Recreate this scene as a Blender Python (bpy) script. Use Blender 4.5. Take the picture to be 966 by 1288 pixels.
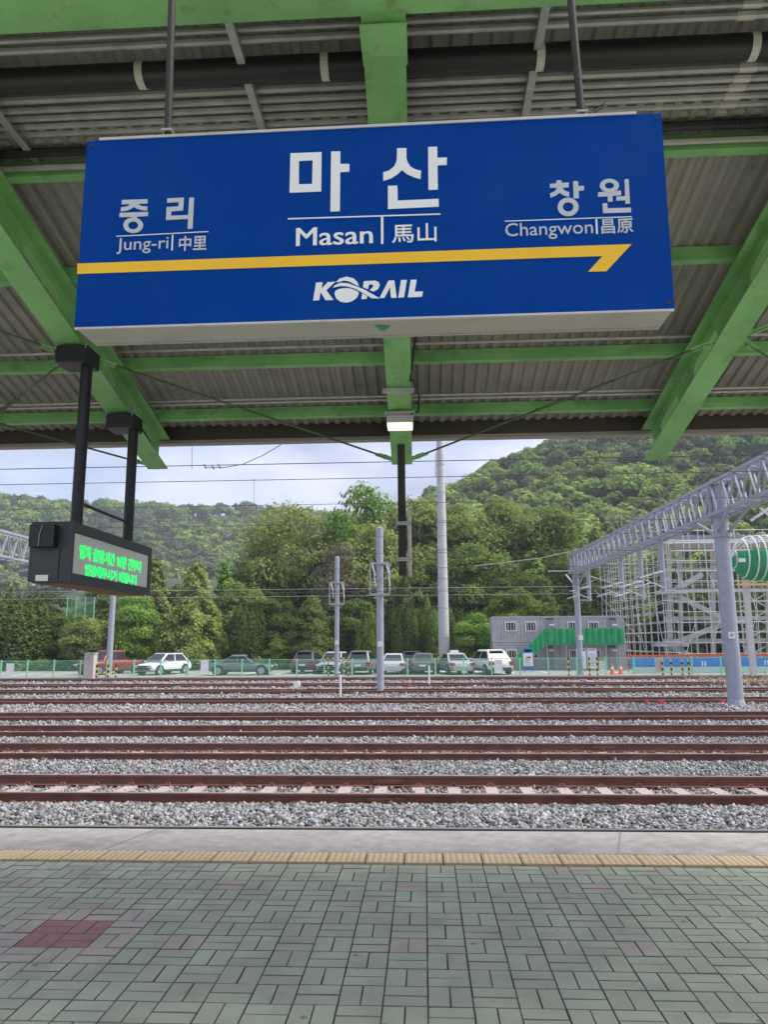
import bpy, bmesh, math, random
import numpy as np
from mathutils import Vector, Matrix
random.seed(7); RNG = np.random.default_rng(11)
R_ = math.radians
for o in list(bpy.data.objects): bpy.data.objects.remove(o)
SC = bpy.context.scene
COL = SC.collection

# ------------------------------------------------------------------ camera
CAM_H = 1.68; FOC = 930.0; PCX, PCY = 483.0, 644.0            # focal length in pixels of the 966x1288 photograph
yaw, pitch, roll = R_(3.0), R_(10.0), .0065
FWD = np.array([-math.sin(yaw)*math.cos(pitch), math.cos(yaw)*math.cos(pitch), math.sin(pitch)])
r0 = np.array([math.cos(yaw), math.sin(yaw), 0]); u0 = np.cross(r0, FWD)
RGT = r0*math.cos(roll)-u0*math.sin(roll); UPV = u0*math.cos(roll)+r0*math.sin(roll)
EYE = np.array([0, 0, CAM_H])
cam = bpy.data.cameras.new('camera'); cam.sensor_fit = 'VERTICAL'; cam.sensor_height = 24; cam.sensor_width = 24
cam.lens = FOC/1288*24; cam.clip_end = 6000; cam.clip_start = .05
co = bpy.data.objects.new('camera', cam); COL.objects.link(co)
co.matrix_world = Matrix(((RGT[0], UPV[0], -FWD[0], 0), (RGT[1], UPV[1], -FWD[1], 0), (RGT[2], UPV[2], -FWD[2], CAM_H), (0, 0, 0, 1)))
SC.camera = co

# ------------------------------------------------------------------ world, sun, exposure
SUN_EL, SUN_ROT = 56, 84
w = bpy.data.worlds.new('World'); SC.world = w; w.use_nodes = True
nt = w.node_tree; bg = nt.nodes['Background']
sky = nt.nodes.new('ShaderNodeTexSky'); sky.sky_type = 'NISHITA'; sky.sun_disc = False
sky.sun_elevation = R_(SUN_EL); sky.sun_rotation = R_(SUN_ROT); sky.dust_density = 2
tc = nt.nodes.new('ShaderNodeTexCoord'); mp = nt.nodes.new('ShaderNodeMapping'); mp.inputs['Scale'].default_value = (1, 1, 2.6)
nz = nt.nodes.new('ShaderNodeTexNoise'); nz.inputs['Scale'].default_value = 3.2; nz.inputs['Detail'].default_value = 7; nz.inputs['Roughness'].default_value = .55
cr = nt.nodes.new('ShaderNodeValToRGB'); cr.color_ramp.elements[0].position = .36; cr.color_ramp.elements[1].position = .66
cr.color_ramp.elements[0].color = (.55, .55, .55, 1)
nz2 = nt.nodes.new('ShaderNodeTexNoise'); nz2.inputs['Scale'].default_value = 5.5; nz2.inputs['Detail'].default_value = 5
cr2 = nt.nodes.new('ShaderNodeValToRGB'); cr2.color_ramp.elements[0].position = .36; cr2.color_ramp.elements[1].position = .64
cr2.color_ramp.elements[0].color = (2.15, 2.35, 3.25, 1); cr2.color_ramp.elements[1].color = (3.85, 3.95, 4.6, 1)
mx = nt.nodes.new('ShaderNodeMix'); mx.data_type = 'RGBA'
L = nt.links.new
L(tc.outputs['Generated'], mp.inputs['Vector']); L(mp.outputs[0], nz.inputs['Vector']); L(mp.outputs[0], nz2.inputs['Vector'])
L(nz.outputs['Fac'], cr.inputs[0]); L(nz2.outputs['Fac'], cr2.inputs[0]); L(cr.outputs[0], mx.inputs[0])
L(sky.outputs[0], mx.inputs[6]); L(cr2.outputs[0], mx.inputs[7]); L(mx.outputs[2], bg.inputs[0]); bg.inputs[1].default_value = .1
sun = bpy.data.lights.new('sun', 'SUN'); sun.energy = 2.4; sun.angle = R_(36); sun.color = (1, .94, .84)
so = bpy.data.objects.new('sun', sun); COL.objects.link(so)
sd = Vector((math.sin(R_(SUN_ROT))*math.cos(R_(SUN_EL)), math.cos(R_(SUN_ROT))*math.cos(R_(SUN_EL)), math.sin(R_(SUN_EL))))
so.rotation_euler = sd.to_track_quat('Z', 'Y').to_euler()
SC.view_settings.view_transform = 'Standard'; SC.view_settings.look = 'None'; SC.view_settings.gamma = 1
SC.view_settings.exposure = 1.36
SC.cycles.max_bounces = 8; SC.cycles.diffuse_bounces = 5; SC.cycles.transparent_max_bounces = 8

# ------------------------------------------------------------------ helpers
def ray(px, py): return FWD+RGT*(px-PCX)/FOC-UPV*(py-PCY)/FOC
def at(px, py, Y):                       # where the sight line of a photograph pixel meets the vertical plane y = Y
    d = ray(px, py); return EYE+d*Y/d[1]
def onz(px, py, z): d = ray(px, py); return EYE+d*(z-CAM_H)/d[2]
def onx(px, py, X): d = ray(px, py); return EYE+d*X/d[0]

def tag(o, label=None, cat=None, group=None, kind=None):
    if label: o['label'] = label
    if cat: o['category'] = cat
    if group: o['group'] = group
    if kind: o['kind'] = kind
    return o
def thing(name, label, cat, loc=(0, 0, 0), group=None, rotz=0):
    o = bpy.data.objects.new(name, None); COL.objects.link(o); o.location = loc; o.rotation_euler = (0, 0, rotz); o.empty_display_size = .1
    return tag(o, label, cat, group)

def mat(name, col, rough=.7, metal=0., var=.12, scale=4., bump=0., bscale=60., dirt=None, dscale=2.5, damt=.5, island=0., coord='Object', spec=.5, pos=False, dpos=.5):
    m = bpy.data.materials.new(name); m.use_nodes = True; t = m.node_tree; N = t.nodes; K = t.links.new
    b = N['Principled BSDF']; b.inputs['Roughness'].default_value = rough; b.inputs['Metallic'].default_value = metal; b.inputs['Specular IOR Level'].default_value = spec
    c = N.new('ShaderNodeTexCoord'); 
    vec = c.outputs[coord]
    if pos: vec = N.new('ShaderNodeNewGeometry').outputs['Position']
    n = N.new('ShaderNodeTexNoise'); n.inputs['Scale'].default_value = scale; n.inputs['Detail'].default_value = 6; K(vec, n.inputs['Vector'])
    mr = N.new('ShaderNodeMapRange'); mr.inputs[1].default_value = .25; mr.inputs[2].default_value = .75; mr.inputs[3].default_value = 1-var; mr.inputs[4].default_value = 1+var
    K(n.outputs['Fac'], mr.inputs[0]); val = mr.outputs[0]
    if island:
        g = N.new('ShaderNodeNewGeometry'); m2 = N.new('ShaderNodeMapRange'); m2.inputs[3].default_value = 1-island; m2.inputs[4].default_value = 1+island
        K(g.outputs['Random Per Island'], m2.inputs[0]); mu = N.new('ShaderNodeMath'); mu.operation = 'MULTIPLY'; K(val, mu.inputs[0]); K(m2.outputs[0], mu.inputs[1]); val = mu.outputs[0]
    base = N.new('ShaderNodeMix'); base.data_type = 'RGBA'; base.blend_type = 'MULTIPLY'; base.inputs[0].default_value = 1; base.inputs[6].default_value = (*col, 1)
    K(val, base.inputs[7]); out = base.outputs[2]
    if dirt:
        d = N.new('ShaderNodeTexNoise'); d.inputs['Scale'].default_value = dscale; d.inputs['Detail'].default_value = 8; d.inputs['Roughness'].default_value = .65; K(vec, d.inputs['Vector'])
        r = N.new('ShaderNodeMapRange'); r.inputs[1].default_value = dpos; r.inputs[2].default_value = dpos+.22; r.inputs[4].default_value = damt; K(d.outputs['Fac'], r.inputs[0])
        dm = N.new('ShaderNodeMix'); dm.data_type = 'RGBA'; K(r.outputs[0], dm.inputs[0]); K(out, dm.inputs[6]); dm.inputs[7].default_value = (*dirt, 1); out = dm.outputs[2]
    K(out, b.inputs['Base Color'])
    if bump:
        bn = N.new('ShaderNodeTexNoise'); bn.inputs['Scale'].default_value = bscale; bn.inputs['Detail'].default_value = 4; K(vec, bn.inputs['Vector'])
        bp = N.new('ShaderNodeBump'); bp.inputs['Strength'].default_value = bump; bp.inputs['Distance'].default_value = .02; K(bn.outputs['Fac'], bp.inputs['Height']); K(bp.outputs[0], b.inputs['Normal'])
    return m
def emit(name, col, s):
    m = bpy.data.materials.new(name); m.use_nodes = True; b = m.node_tree.nodes['Principled BSDF']
    b.inputs['Base Color'].default_value = (*col, 1); b.inputs['Emission Color'].default_value = (*col, 1); b.inputs['Emission Strength'].default_value = s
    return m
def leafmat(name, c1, c2, trans=.25):
    m = bpy.data.materials.new(name); m.use_nodes = True; t = m.node_tree; N = t.nodes; K = t.links.new
    for n in list(N): N.remove(n)
    out = N.new('ShaderNodeOutputMaterial'); g = N.new('ShaderNodeNewGeometry'); oi = N.new('ShaderNodeObjectInfo')
    n = N.new('ShaderNodeTexNoise'); n.inputs['Scale'].default_value = .55; n.inputs['Detail'].default_value = 3; K(g.outputs['Position'], n.inputs['Vector'])
    a = N.new('ShaderNodeMath'); a.operation = 'ADD'; a.use_clamp = True
    mr = N.new('ShaderNodeMapRange'); mr.inputs[1].default_value = .3; mr.inputs[2].default_value = .7; mr.inputs[3].default_value = -.35; mr.inputs[4].default_value = .45; K(n.outputs['Fac'], mr.inputs[0])
    K(g.outputs['Random Per Island'], a.inputs[0]); K(mr.outputs[0], a.inputs[1])
    mx = N.new('ShaderNodeMix'); mx.data_type = 'RGBA'; mx.inputs[6].default_value = (*(c1 or (0, 0, 0)), 1); mx.inputs[7].default_value = (*(c2 or (0, 0, 0)), 1); K(a.outputs[0], mx.inputs[0])
    colr = mx.outputs[2]
    if c1 is None:                       # a whole wood: the kind of each tree sets its colour
        aa = N.new('ShaderNodeAttribute'); aa.attribute_name = 'tint'; rp_ = N.new('ShaderNodeValToRGB'); e = rp_.color_ramp
        e.elements[0].color = (.030, .052, .028, 1); e.elements[1].position = 1; e.elements[1].color = (.23, .32, .08, 1)
        for p_, c_ in ((.22, (.05, .09, .038, 1)), (.34, (.135, .145, .075, 1)), (.45, (.115, .175, .048, 1)), (.7, (.165, .25, .062, 1))): q_ = e.elements.new(p_); q_.color = c_
        K(aa.outputs['Fac'], rp_.inputs[0]); ml = N.new('ShaderNodeMix'); ml.data_type = 'RGBA'; ml.blend_type = 'MULTIPLY'; ml.inputs[0].default_value = 1
        mg = N.new('ShaderNodeMapRange'); mg.inputs[3].default_value = .65 if name == 'forest_leaves' else .45; mg.inputs[4].default_value = 1.35 if name == 'forest_leaves' else .95; K(g.outputs['Random Per Island'], mg.inputs[0]); K(rp_.outputs[0], ml.inputs[6]); K(mg.outputs[0], ml.inputs[7]); colr = ml.outputs[2]
    hs = N.new('ShaderNodeHueSaturation'); K(colr, hs.inputs['Color'])
    m2 = N.new('ShaderNodeMapRange'); m2.inputs[3].default_value = 1.0; m2.inputs[4].default_value = 1.4; K(oi.outputs['Random'], m2.inputs[0]); K(m2.outputs[0], hs.inputs['Value'])
    d = N.new('ShaderNodeBsdfDiffuse'); tr = N.new('ShaderNodeBsdfTranslucent'); ms = N.new('ShaderNodeMixShader'); ms.inputs[0].default_value = trans
    K(hs.outputs[0], d.inputs[0]); K(hs.outputs[0], tr.inputs[0]); K(d.outputs[0], ms.inputs[1]); K(tr.outputs[0], ms.inputs[2]); K(ms.outputs[0], out.inputs[0])
    return m

class MB:
    def __init__(s): s.v = []; s.f = []; s.m = []
    def add(s, vs, fs, mi=0):
        k = len(s.v); s.v += [tuple(float(c) for c in p) for p in vs]; s.f += [tuple(i+k for i in q) for q in fs]; s.m += [mi]*len(fs); return s
    def box(s, c, d, rz=0, mi=0, M=None):
        x, y, z = [e/2 for e in d]; P = [(-x, -y, -z), (x, -y, -z), (x, y, -z), (-x, y, -z), (-x, -y, z), (x, -y, z), (x, y, z), (-x, y, z)]
        ca, sa = math.cos(rz), math.sin(rz)
        P = [(c[0]+p[0]*ca-p[1]*sa, c[1]+p[0]*sa+p[1]*ca, c[2]+p[2]) for p in P]
        return s.add(P, [(0, 3, 2, 1), (4, 5, 6, 7), (0, 1, 5, 4), (1, 2, 6, 5), (2, 3, 7, 6), (3, 0, 4, 7)], mi)
    def span(s, a, b, mi=0):             # box between two corners
        return s.box([(a[i]+b[i])/2 for i in range(3)], [abs(b[i]-a[i]) for i in range(3)], 0, mi)
    def frame(s, a, b):
        d = Vector(b)-Vector(a); z = d.normalized(); u = Vector((0, 0, 1)) if abs(z.z) < .95 else Vector((0, 1, 0))
        x = u.cross(z).normalized(); y = z.cross(x); return Vector(a), Vector(b), x, y
    def beam(s, a, b, wx, wy, mi=0):     # rectangular bar a->b, wx sideways, wy up
        a, b, x, y = s.frame(a, b); x = x*wx/2; y = y*wy/2
        P = [a-x-y, a+x-y, a+x+y, a-x+y, b-x-y, b+x-y, b+x+y, b-x+y]
        return s.add(P, [(0, 3, 2, 1), (4, 5, 6, 7), (0, 1, 5, 4), (1, 2, 6, 5), (2, 3, 7, 6), (3, 0, 4, 7)], mi)
    def tube(s, a, b, r, n=8, r2=None, mi=0, caps=True):
        a, b, x, y = s.frame(a, b); r2 = r if r2 is None else r2; P = []
        for q, rr in ((a, r), (b, r2)):
            for i in range(n): t = 2*math.pi*i/n; P.append(q+x*math.cos(t)*rr+y*math.sin(t)*rr)
        F = [(i, (i+1) % n, n+(i+1) % n, n+i) for i in range(n)]
        if caps: F += [tuple(range(n))[::-1], tuple(range(n, 2*n))]
        return s.add(P, F, mi)
    def path(s, pts, r, n=6, mi=0):
        for a, b in zip(pts[:-1], pts[1:]): s.tube(a, b, r, n, mi=mi)
        return s
    def prism(s, poly, f, d0, d1, mi=0): # poly in 2-D, f maps (u, v, depth) to 3-D
        n = len(poly); P = [f(u, v, d0) for u, v in poly]+[f(u, v, d1) for u, v in poly]
        F = [tuple(range(n)), tuple(range(2*n-1, n-1, -1))]+[(i, n+i, n+(i+1) % n, (i+1) % n) for i in range(n)]
        return s.add(P, F, mi)
    def ring(s, outer, inner, f, d0, d1, mi=0):
        n = len(outer); P = []
        for d in (d0, d1):
            for q in (outer, inner): P += [f(u, v, d) for u, v in q]
        F = []
        for i in range(n):
            j = (i+1) % n
            F += [(i, j, n+j, n+i), (2*n+i, 3*n+i, 3*n+j, 2*n+j), (i, 2*n+i, 2*n+j, j), (n+i, n+j, 3*n+j, 3*n+i)]
        return s.add(P, F, mi)
    def mesh(s, name, mats, smooth=False, shift=None):
        me = bpy.data.meshes.new(name); v = s.v
        if shift is not None: v = [(p[0]-shift[0], p[1]-shift[1], p[2]-shift[2]) for p in v]
        me.from_pydata(v, [], s.f)
        for m in (mats if isinstance(mats, (list, tuple)) else [mats]): me.materials.append(m)
        if any(s.m): me.polygons.foreach_set('material_index', s.m)
        bm = bmesh.new(); bm.from_mesh(me); bmesh.ops.recalc_face_normals(bm, faces=bm.faces); bm.to_mesh(me); bm.free()
        if smooth: me.polygons.foreach_set('use_smooth', [True]*len(me.polygons)); me.set_sharp_from_angle(angle=R_(38))
        return me
    def build(s, name, mats, parent=None, smooth=False, shift=None):
        return link(name, s.mesh(name, mats, smooth, shift), parent)
def link(name, me, parent=None, loc=(0, 0, 0), rotz=0):
    o = bpy.data.objects.new(name, me); COL.objects.link(o); o.parent = parent; o.location = loc; o.rotation_euler = (0, 0, rotz); return o
def bevel(o, wd=.01, seg=2):
    b = o.modifiers.new('bevel', 'BEVEL'); b.width = wd; b.segments = seg; b.limit_method = 'ANGLE'; b.angle_limit = R_(35); return o
def ell(c, rx, ry, n=28, ph=0): return [(c[0]+rx*math.cos(ph+2*math.pi*i/n), c[1]+ry*math.sin(ph+2*math.pi*i/n)) for i in range(n)]
def copy_tree(o, parent=None):
    c = o.copy(); COL.objects.link(c)
    if parent is not None: c.parent = parent
    for ch in list(o.children): copy_tree(ch, c)
    return c
_TX = {}
def text_mesh(body, rect, f, ex=.001, bold=0., keep=False):
    """text laid into rect (u0, v0, u1, v1) of a plane; f maps (u, v, depth) to 3-D"""
    c = bpy.data.curves.new('text', 'FONT'); c.body = body; c.extrude = 1e-4; c.offset = bold; c.resolution_u = 3
    o = bpy.data.objects.new('text', c); COL.objects.link(o); bpy.context.view_layer.update()
    me = bpy.data.meshes.new_from_object(o.evaluated_get(bpy.context.evaluated_depsgraph_get()))
    V = np.array([v.co[:] for v in me.vertices]); lo, hi = V.min(0), V.max(0)
    mb = MB(); P = []
    for v in V:
        P.append(f(rect[0]+(v[0]-lo[0])/(hi[0]-lo[0])*(rect[2]-rect[0]), rect[1]+(v[1]-lo[1])/(hi[1]-lo[1])*(rect[3]-rect[1]), ex if v[2] > 0 else 0))
    mb.add(P, [tuple(p.vertices) for p in me.polygons])
    bpy.data.objects.remove(o); bpy.data.curves.remove(c); bpy.data.meshes.remove(me)
    return mb
def quads_mesh(name, C, A, B, m, mats=None):
    """many small four-cornered leaves: centres C, half axes A and B"""
    n = len(C); V = np.stack([C-A-B*.3, C+B, C+A-B*.3, C-B], 1).reshape(-1, 3)
    me = bpy.data.meshes.new(name); me.vertices.add(4*n); me.vertices.foreach_set('co', V.astype(np.float32).ravel())
    me.loops.add(4*n); me.loops.foreach_set('vertex_index', np.arange(4*n, dtype=np.int32)); me.polygons.add(n)
    me.polygons.foreach_set('loop_start', np.arange(0, 4*n, 4, dtype=np.int32)); me.update(calc_edges=True); me.validate()
    me.materials.append(m); return me
def rand_unit(n):
    v = RNG.normal(size=(n, 3)); return v/np.linalg.norm(v, axis=1, keepdims=True)
def leaf_axes(N, size, tilt=.75):
    """two axes of a leaf whose normal is N jittered"""
    n = len(N); N = N+rand_unit(n)*tilt; N /= np.linalg.norm(N, axis=1, keepdims=True)
    A = np.cross(N, rand_unit(n)); A /= np.linalg.norm(A, axis=1, keepdims=True); B = np.cross(N, A)
    s = size*(.6+.8*RNG.random((n, 1))); return A*s*.5, B*s*.8

# ------------------------------------------------------------------ materials
M = {}
M['green'] = mat('green_paint', (.20, .45, .165), .5, 0, .36, 1.6, .03, 40, dirt=(.07, .12, .05), dscale=6, damt=.6, pos=True, dpos=.54)
M['green_rust'] = mat('green_paint_rusty', (.21, .46, .175), .5, 0, .3, 2, .05, 40, dirt=(.13, .075, .03), dscale=7, damt=.85, pos=True, dpos=.55)
M['rod'] = mat('dark_green_rod', (.075, .12, .045), .55, 0, .3, 6, dirt=(.05, .04, .03), pos=True)
M['roof'] = mat('roof_sheet', (.25, .24, .222), .6, .1, .2, 1.3, 0, dirt=(.15, .13, .11), dscale=3, pos=True)
M['steel'] = mat('galvanised_steel', (.40, .40, .39), .45, .5, .2, 9, .02, 60, pos=True)
M['pole_grey'] = mat('grey_galvanised_post', (.34, .37, .43), .5, .2, .12, 5, .02, 30, pos=True)
M['pole_dark'] = mat('worn_brown_pole', (.032, .028, .023), .65, 0, .3, 12, pos=True)
M['black'] = mat('black_paint', (.012, .013, .016), .4, 0, .2, 8, pos=True)
M['blackpipe'] = mat('black_plastic_pipe', (.012, .012, .016), .45, 0, .3, 6, pos=True)
M['strap'] = mat('pale_strap', (.5, .49, .45), .6, 0, .1, pos=True)
M['blue'] = mat('sign_blue', (0., .046, .27), .55, 0, .07, 2, spec=.05, dirt=(.01, .06, .25), dscale=3.5, damt=.5)
M['signwhite'] = mat('sign_white', (.80, .81, .78), .4, 0, .03)
M['signgrey'] = mat('sign_letter_grey', (.50, .53, .55), .5, 0, .03)
M['signyellow'] = mat('sign_yellow', (.86, .50, .004), .4, 0, .04)
M['alu'] = mat('aluminium', (.52, .51, .49), .45, .3, .08, 3, dirt=(.33, .31, .28), dscale=4, pos=True)
M['alu_dull'] = mat('dull_aluminium', (.40, .385, .365), .5, .15, .08, 3, dirt=(.25, .235, .21), dscale=4, pos=True)
M['concrete'] = mat('platform_concrete', (.47, .44, .415), .9, 0, .2, 9, .5, 120, dirt=(.29, .27, .255), dscale=2.2, damt=.8, pos=True)
M['bed'] = mat('joint_sand_and_shade', (.19, .19, .15), .95, 0, .2, 30, pos=True)
def paver(name, c):
    m = paver0(name, c); t = m.node_tree; N = t.nodes; b = N['Principled BSDF']; src = b.inputs['Base Color'].links[0].from_socket
    g = N.new('ShaderNodeNewGeometry'); v = N.new('ShaderNodeTexVoronoi'); v.inputs['Scale'].default_value = 3.4; t.links.new(g.outputs['Position'], v.inputs['Vector'])
    r = N.new('ShaderNodeMapRange'); r.inputs[1].default_value = .045; r.inputs[2].default_value = .075; r.inputs[3].default_value = .6; r.inputs[4].default_value = 0; t.links.new(v.outputs['Distance'], r.inputs[0])
    x = N.new('ShaderNodeMix'); x.data_type = 'RGBA'; x.inputs[7].default_value = (.10, .10, .09, 1); t.links.new(r.outputs[0], x.inputs[0]); t.links.new(src, x.inputs[6]); t.links.new(x.outputs[2], b.inputs['Base Color']); return m
def paver0(name, c): return mat(name, c, .85, 0, .16, 3.0, .25, 150, dirt=tuple(x*.66 for x in c), dscale=5, damt=.5, pos=True)
M['pav_g'] = [paver('paver_green', (.45, .46, .345)), paver('paver_green_grey', (.43, .43, .33)), paver('paver_green_pale', (.45, .48, .365))]
M['pav_p'] = paver('paver_pinkish', (.50, .42, .36)); M['pav_r'] = paver('paver_dark_red', (.40, .19, .185))
M['tactile'] = mat('tactile_yellow', (.86, .67, .41), .75, 0, .16, 6, .1, 60, dirt=(.42, .36, .26), dscale=6, damt=.5, pos=True)
M['tactile_base'] = mat('tactile_worn_base', (.58, .44, .26), .85, 0, .16, 6, .1, 60, dirt=(.27, .23, .17), dscale=6, damt=.6, pos=True)
M['rust'] = mat('rusty_rail', (.17, .072, .05), .8, 0, .3, 3, .1, 40, dirt=(.085, .042, .034), dscale=2, pos=True)
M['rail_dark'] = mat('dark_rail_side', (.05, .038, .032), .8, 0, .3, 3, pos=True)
M['railtop'] = mat('worn_rail_top', (.34, .30, .28), .4, .6, .2, 2, pos=True)
M['railshine'] = mat('shiny_rail_top', (.30, .29, .28), .35, .8, .1, 2, pos=True)
M['sleeper'] = mat('concrete_sleeper', (.34, .295, .275), .9, 0, .15, 5, .1, dirt=(.23, .15, .12), dscale=5, pos=True)
M['ballast'] = mat('ballast_bed', (.24, .235, .235), .95, 0, .5, 11, .9, 16, dirt=(.14, .12, .11), dscale=.5, damt=.55, pos=True)
M['stone'] = mat('ballast_stone', (.215, .221, .233), .9, 0, .15, 25, island=.75, pos=True, dirt=(.155, .125, .11), dscale=.45, damt=.5)
M['stone_rusty'] = mat('ballast_stone_rusty', (.20, .17, .155), .9, 0, .15, 25, island=.6, pos=True)
M['asphalt'] = mat('car_park_surface', (.24, .24, .235), .95, 0, .12, .6, .2, 30, pos=True)
M['soil'] = mat('soil', (.17, .14, .08), .95, 0, .3, .8, .4, 10, dirt=(.08, .10, .035), dscale=.6, damt=.9, pos=True)
M['hillground'] = mat('hill_ground', (.035, .05, .022), .95, 0, .35, .05, pos=True)
M['bark'] = mat('bark', (.10, .08, .06), .95, 0, .3, 4, .5, 12, pos=True)
M['paleb'] = mat('pale_dead_wood', (.33, .30, .26), .95, 0, .2, 4, pos=True)
M['whitepaint'] = mat('white_paint', (.75, .76, .77), .6, 0, .05, pos=True)
M['fencegreen'] = mat('fence_green', (.30, .68, .46), .5, 0, .08, pos=True)
M['netgreen'] = mat('green_netting', (.02, .30, .12), .8, 0, .22, 1.5, .3, 5, pos=True)
M['wire'] = mat('wire', (.07, .075, .08), .5, .3, .05)
M['wirepale'] = mat('pale_wire', (.5, .5, .5), .4, .3, .05)
M['lamp'] = emit('lit_tube', (1, .90, .62), .55)
M['led'] = emit('green_led', (.0, 1.0, .14), .62); M['led'].node_tree.nodes['Principled BSDF'].inputs['Base Color'].default_value = (0, .04, .01, 1)
M['ledpanel'] = mat('led_panel', (.68, .70, .68), .5, 0, .04)
M['ledcase'] = mat('led_case', (.045, .048, .055), .45, 0, .08, pos=True)
M['fascia'] = mat('brown_gutter', (.05, .04, .034), .6, 0, .2, pos=True)
M['gutterlip'] = mat('pale_gutter_lip', (.30, .28, .26), .6, .1, .1, pos=True)

# ------------------------------------------------------------------ the setting: ground, platform, ballast
RAIL_Z = -.5
tag(MB().span((-1500, -300, -1.3), (1500, 2500, -.95)).build('ground', M['soil']), kind='structure')
pl = MB().span((-14, -9, -.9), (14, 6.40, -.02)).build('platform', M['bed']); tag(pl, kind='structure')
edge = MB().span((-14, 6.385, -.9), (14, 7.11, .0)); 
eo = edge.build('platform_edge', M['concrete']); tag(eo, kind='structure'); bevel(eo, .012)
# expansion joints of the edge strip
for px, py in ((140, 1062), (760, 1055)):
    x = onz(px, py, 0)[0]; MB().add([(x, 6.41, .003), (x+.008, 6.41, .003), (x+.21, 7.09, .003), (x+.19, 7.09, .003)], [(0, 1, 2, 3)]).build('joint', M['gutterlip'], eo)

# pavers, basket weave: blocks of two bricks
BX, BY, PX0, PY0 = .2135, .203, -.008, 3.815
bricks = []
def brick_mesh(lx, ly, m):
    a, b, h, t = lx/2-.0015, ly/2-.0022, .0, .0034
    P = [(-a, -b, -.02), (a, -b, -.02), (a, b, -.02), (-a, b, -.02), (-a, -b, h-t), (a, -b, h-t), (a, b, h-t), (-a, b, h-t), (-a+t, -b+t, h), (a-t, -b+t, h), (a-t, b-t, h), (-a+t, b-t, h)]
    F = [(i, (i+1) % 4, 4+(i+1) % 4, 4+i) for i in range(4)]+[(4+i, 4+(i+1) % 4, 8+(i+1) % 4, 8+i) for i in range(4)]+[(8, 9, 10, 11)]
    mb = MB(); mb.add(P, F[:8], 1); mb.add([], []); mb.f.append((8, 9, 10, 11)); mb.m.append(0); return mb.mesh('paving_brick', [m, M['bed']])  # sides and bevels share the joint colour, painting in the shadow of the joints
BM = {}
for k, m in [('g0', M['pav_g'][0]), ('g1', M['pav_g'][1]), ('g2', M['pav_g'][2]), ('p', M['pav_p']), ('r', M['pav_r'])]:
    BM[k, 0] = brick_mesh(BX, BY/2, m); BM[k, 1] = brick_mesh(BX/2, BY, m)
pink = {(-1, 3), (-7, 3), (5, 3), (-1, 8), (-7, 8), (5, 8), (-14, 8), (11, 3), (11, 8), (-19, 3), (17, 3), (-13, -2), (-7, -2), (-1, -2), (5, -2)}
ring_ = {(i, j) for i in range(-12, -8) for j in range(2, 6)}; redc = {(i, j) for i in (-11, -10) for j in (3, 4)}
for j in range(-26, 11):
    for i in range(-60, 60):
        k = 'r' if (i, j) in redc else 'p' if (i, j) in ring_ or (i, j) in pink else 'g'
        for h in (0, 1):
            x, y = PX0+(i+.5)*BX, PY0+(j+.5)*BY; o = (i+j) % 2 == 0
            if o: x += (h-.5)*BX/2
            else: y += (h-.5)*BY/2
            bricks.append((x, y, int(o), k))
def in_view(x, y, z=0, m=30):
    v = np.array([x, y, z])-EYE; d = v@FWD
    if d < .3: return 0
    px, py = PCX+FOC*(v@RGT)/d, PCY-FOC*(v@UPV)/d
    return FOC/d if -m < px < 966+m and py < 1288+m else 0
sc = sorted([(-in_view(b[0], b[1]), q) for q, b in enumerate(bricks)])
single = {q for s_, q in sc[:300] if s_ < 0}
rest = {}
for q, (x, y, o, k) in enumerate(bricks):
    kk = k if k != 'g' else 'g'+random.choice('0012')
    dz = random.uniform(-.0022, .0012); tx, ty = random.gauss(0, .004), random.gauss(0, .004)
    if q in single:
        b = link('paving_brick', BM[kk, o], pl, (x+random.gauss(0, .0008), y+random.gauss(0, .0008), dz)); b.rotation_euler = (tx, ty, random.gauss(0, .006))
    else: rest.setdefault(kk, []).append((x, y, dz, o))
mb = MB(); kinds = ['g0', 'g1', 'g2', 'p', 'r']
for ki, k in enumerate(kinds):
    for x, y, dz, o in rest.get(k, []):
        me = BM[k, o]; sl = random.gauss(0, .005); sl2 = random.gauss(0, .005)
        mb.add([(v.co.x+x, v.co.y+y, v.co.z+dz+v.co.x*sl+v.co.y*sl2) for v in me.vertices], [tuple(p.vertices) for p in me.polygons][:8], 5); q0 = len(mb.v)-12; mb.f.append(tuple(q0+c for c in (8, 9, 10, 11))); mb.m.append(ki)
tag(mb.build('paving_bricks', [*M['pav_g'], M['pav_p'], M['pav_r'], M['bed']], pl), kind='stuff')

# tactile strip
tm = MB(); tw = .3
tm.add([(-tw/2+.003, -.130, -.02), (tw/2-.003, -.130, -.02), (tw/2-.003, .130, -.02), (-tw/2+.003, .130, -.02), (-tw/2+.003, -.130, .002), (tw/2-.003, -.130, .002), (tw/2-.003, .130, .002), (-tw/2+.003, .130, .002)],
       [(0, 1, 5, 4), (1, 2, 6, 5), (2, 3, 7, 6), (3, 0, 4, 7), (4, 5, 6, 7)])
for a in range(6):
    for b in range(6):
        x, y = (a-2.5)*.048, (b-2.5)*.042
        tm.add([(x+.017*math.cos(t*math.pi/3), y+.017*math.sin(t*math.pi/3), .002) for t in range(6)]+[(x+.010*math.cos(t*math.pi/3), y+.010*math.sin(t*math.pi/3), .0075) for t in range(6)],
               [(t, (t+1) % 6, 6+(t+1) % 6, 6+t) for t in range(6)]+[tuple(range(6, 12))], 1)
tme = tm.mesh('tactile_tile', [M['tactile_base'], M['tactile']])
x0 = onz(509, 1078, 0)[0]
for i in range(-44, 44):
    link('tactile_tile', tme, pl, (x0+(i+.5)*.3045, 6.232, random.uniform(-.001, .001)))

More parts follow.
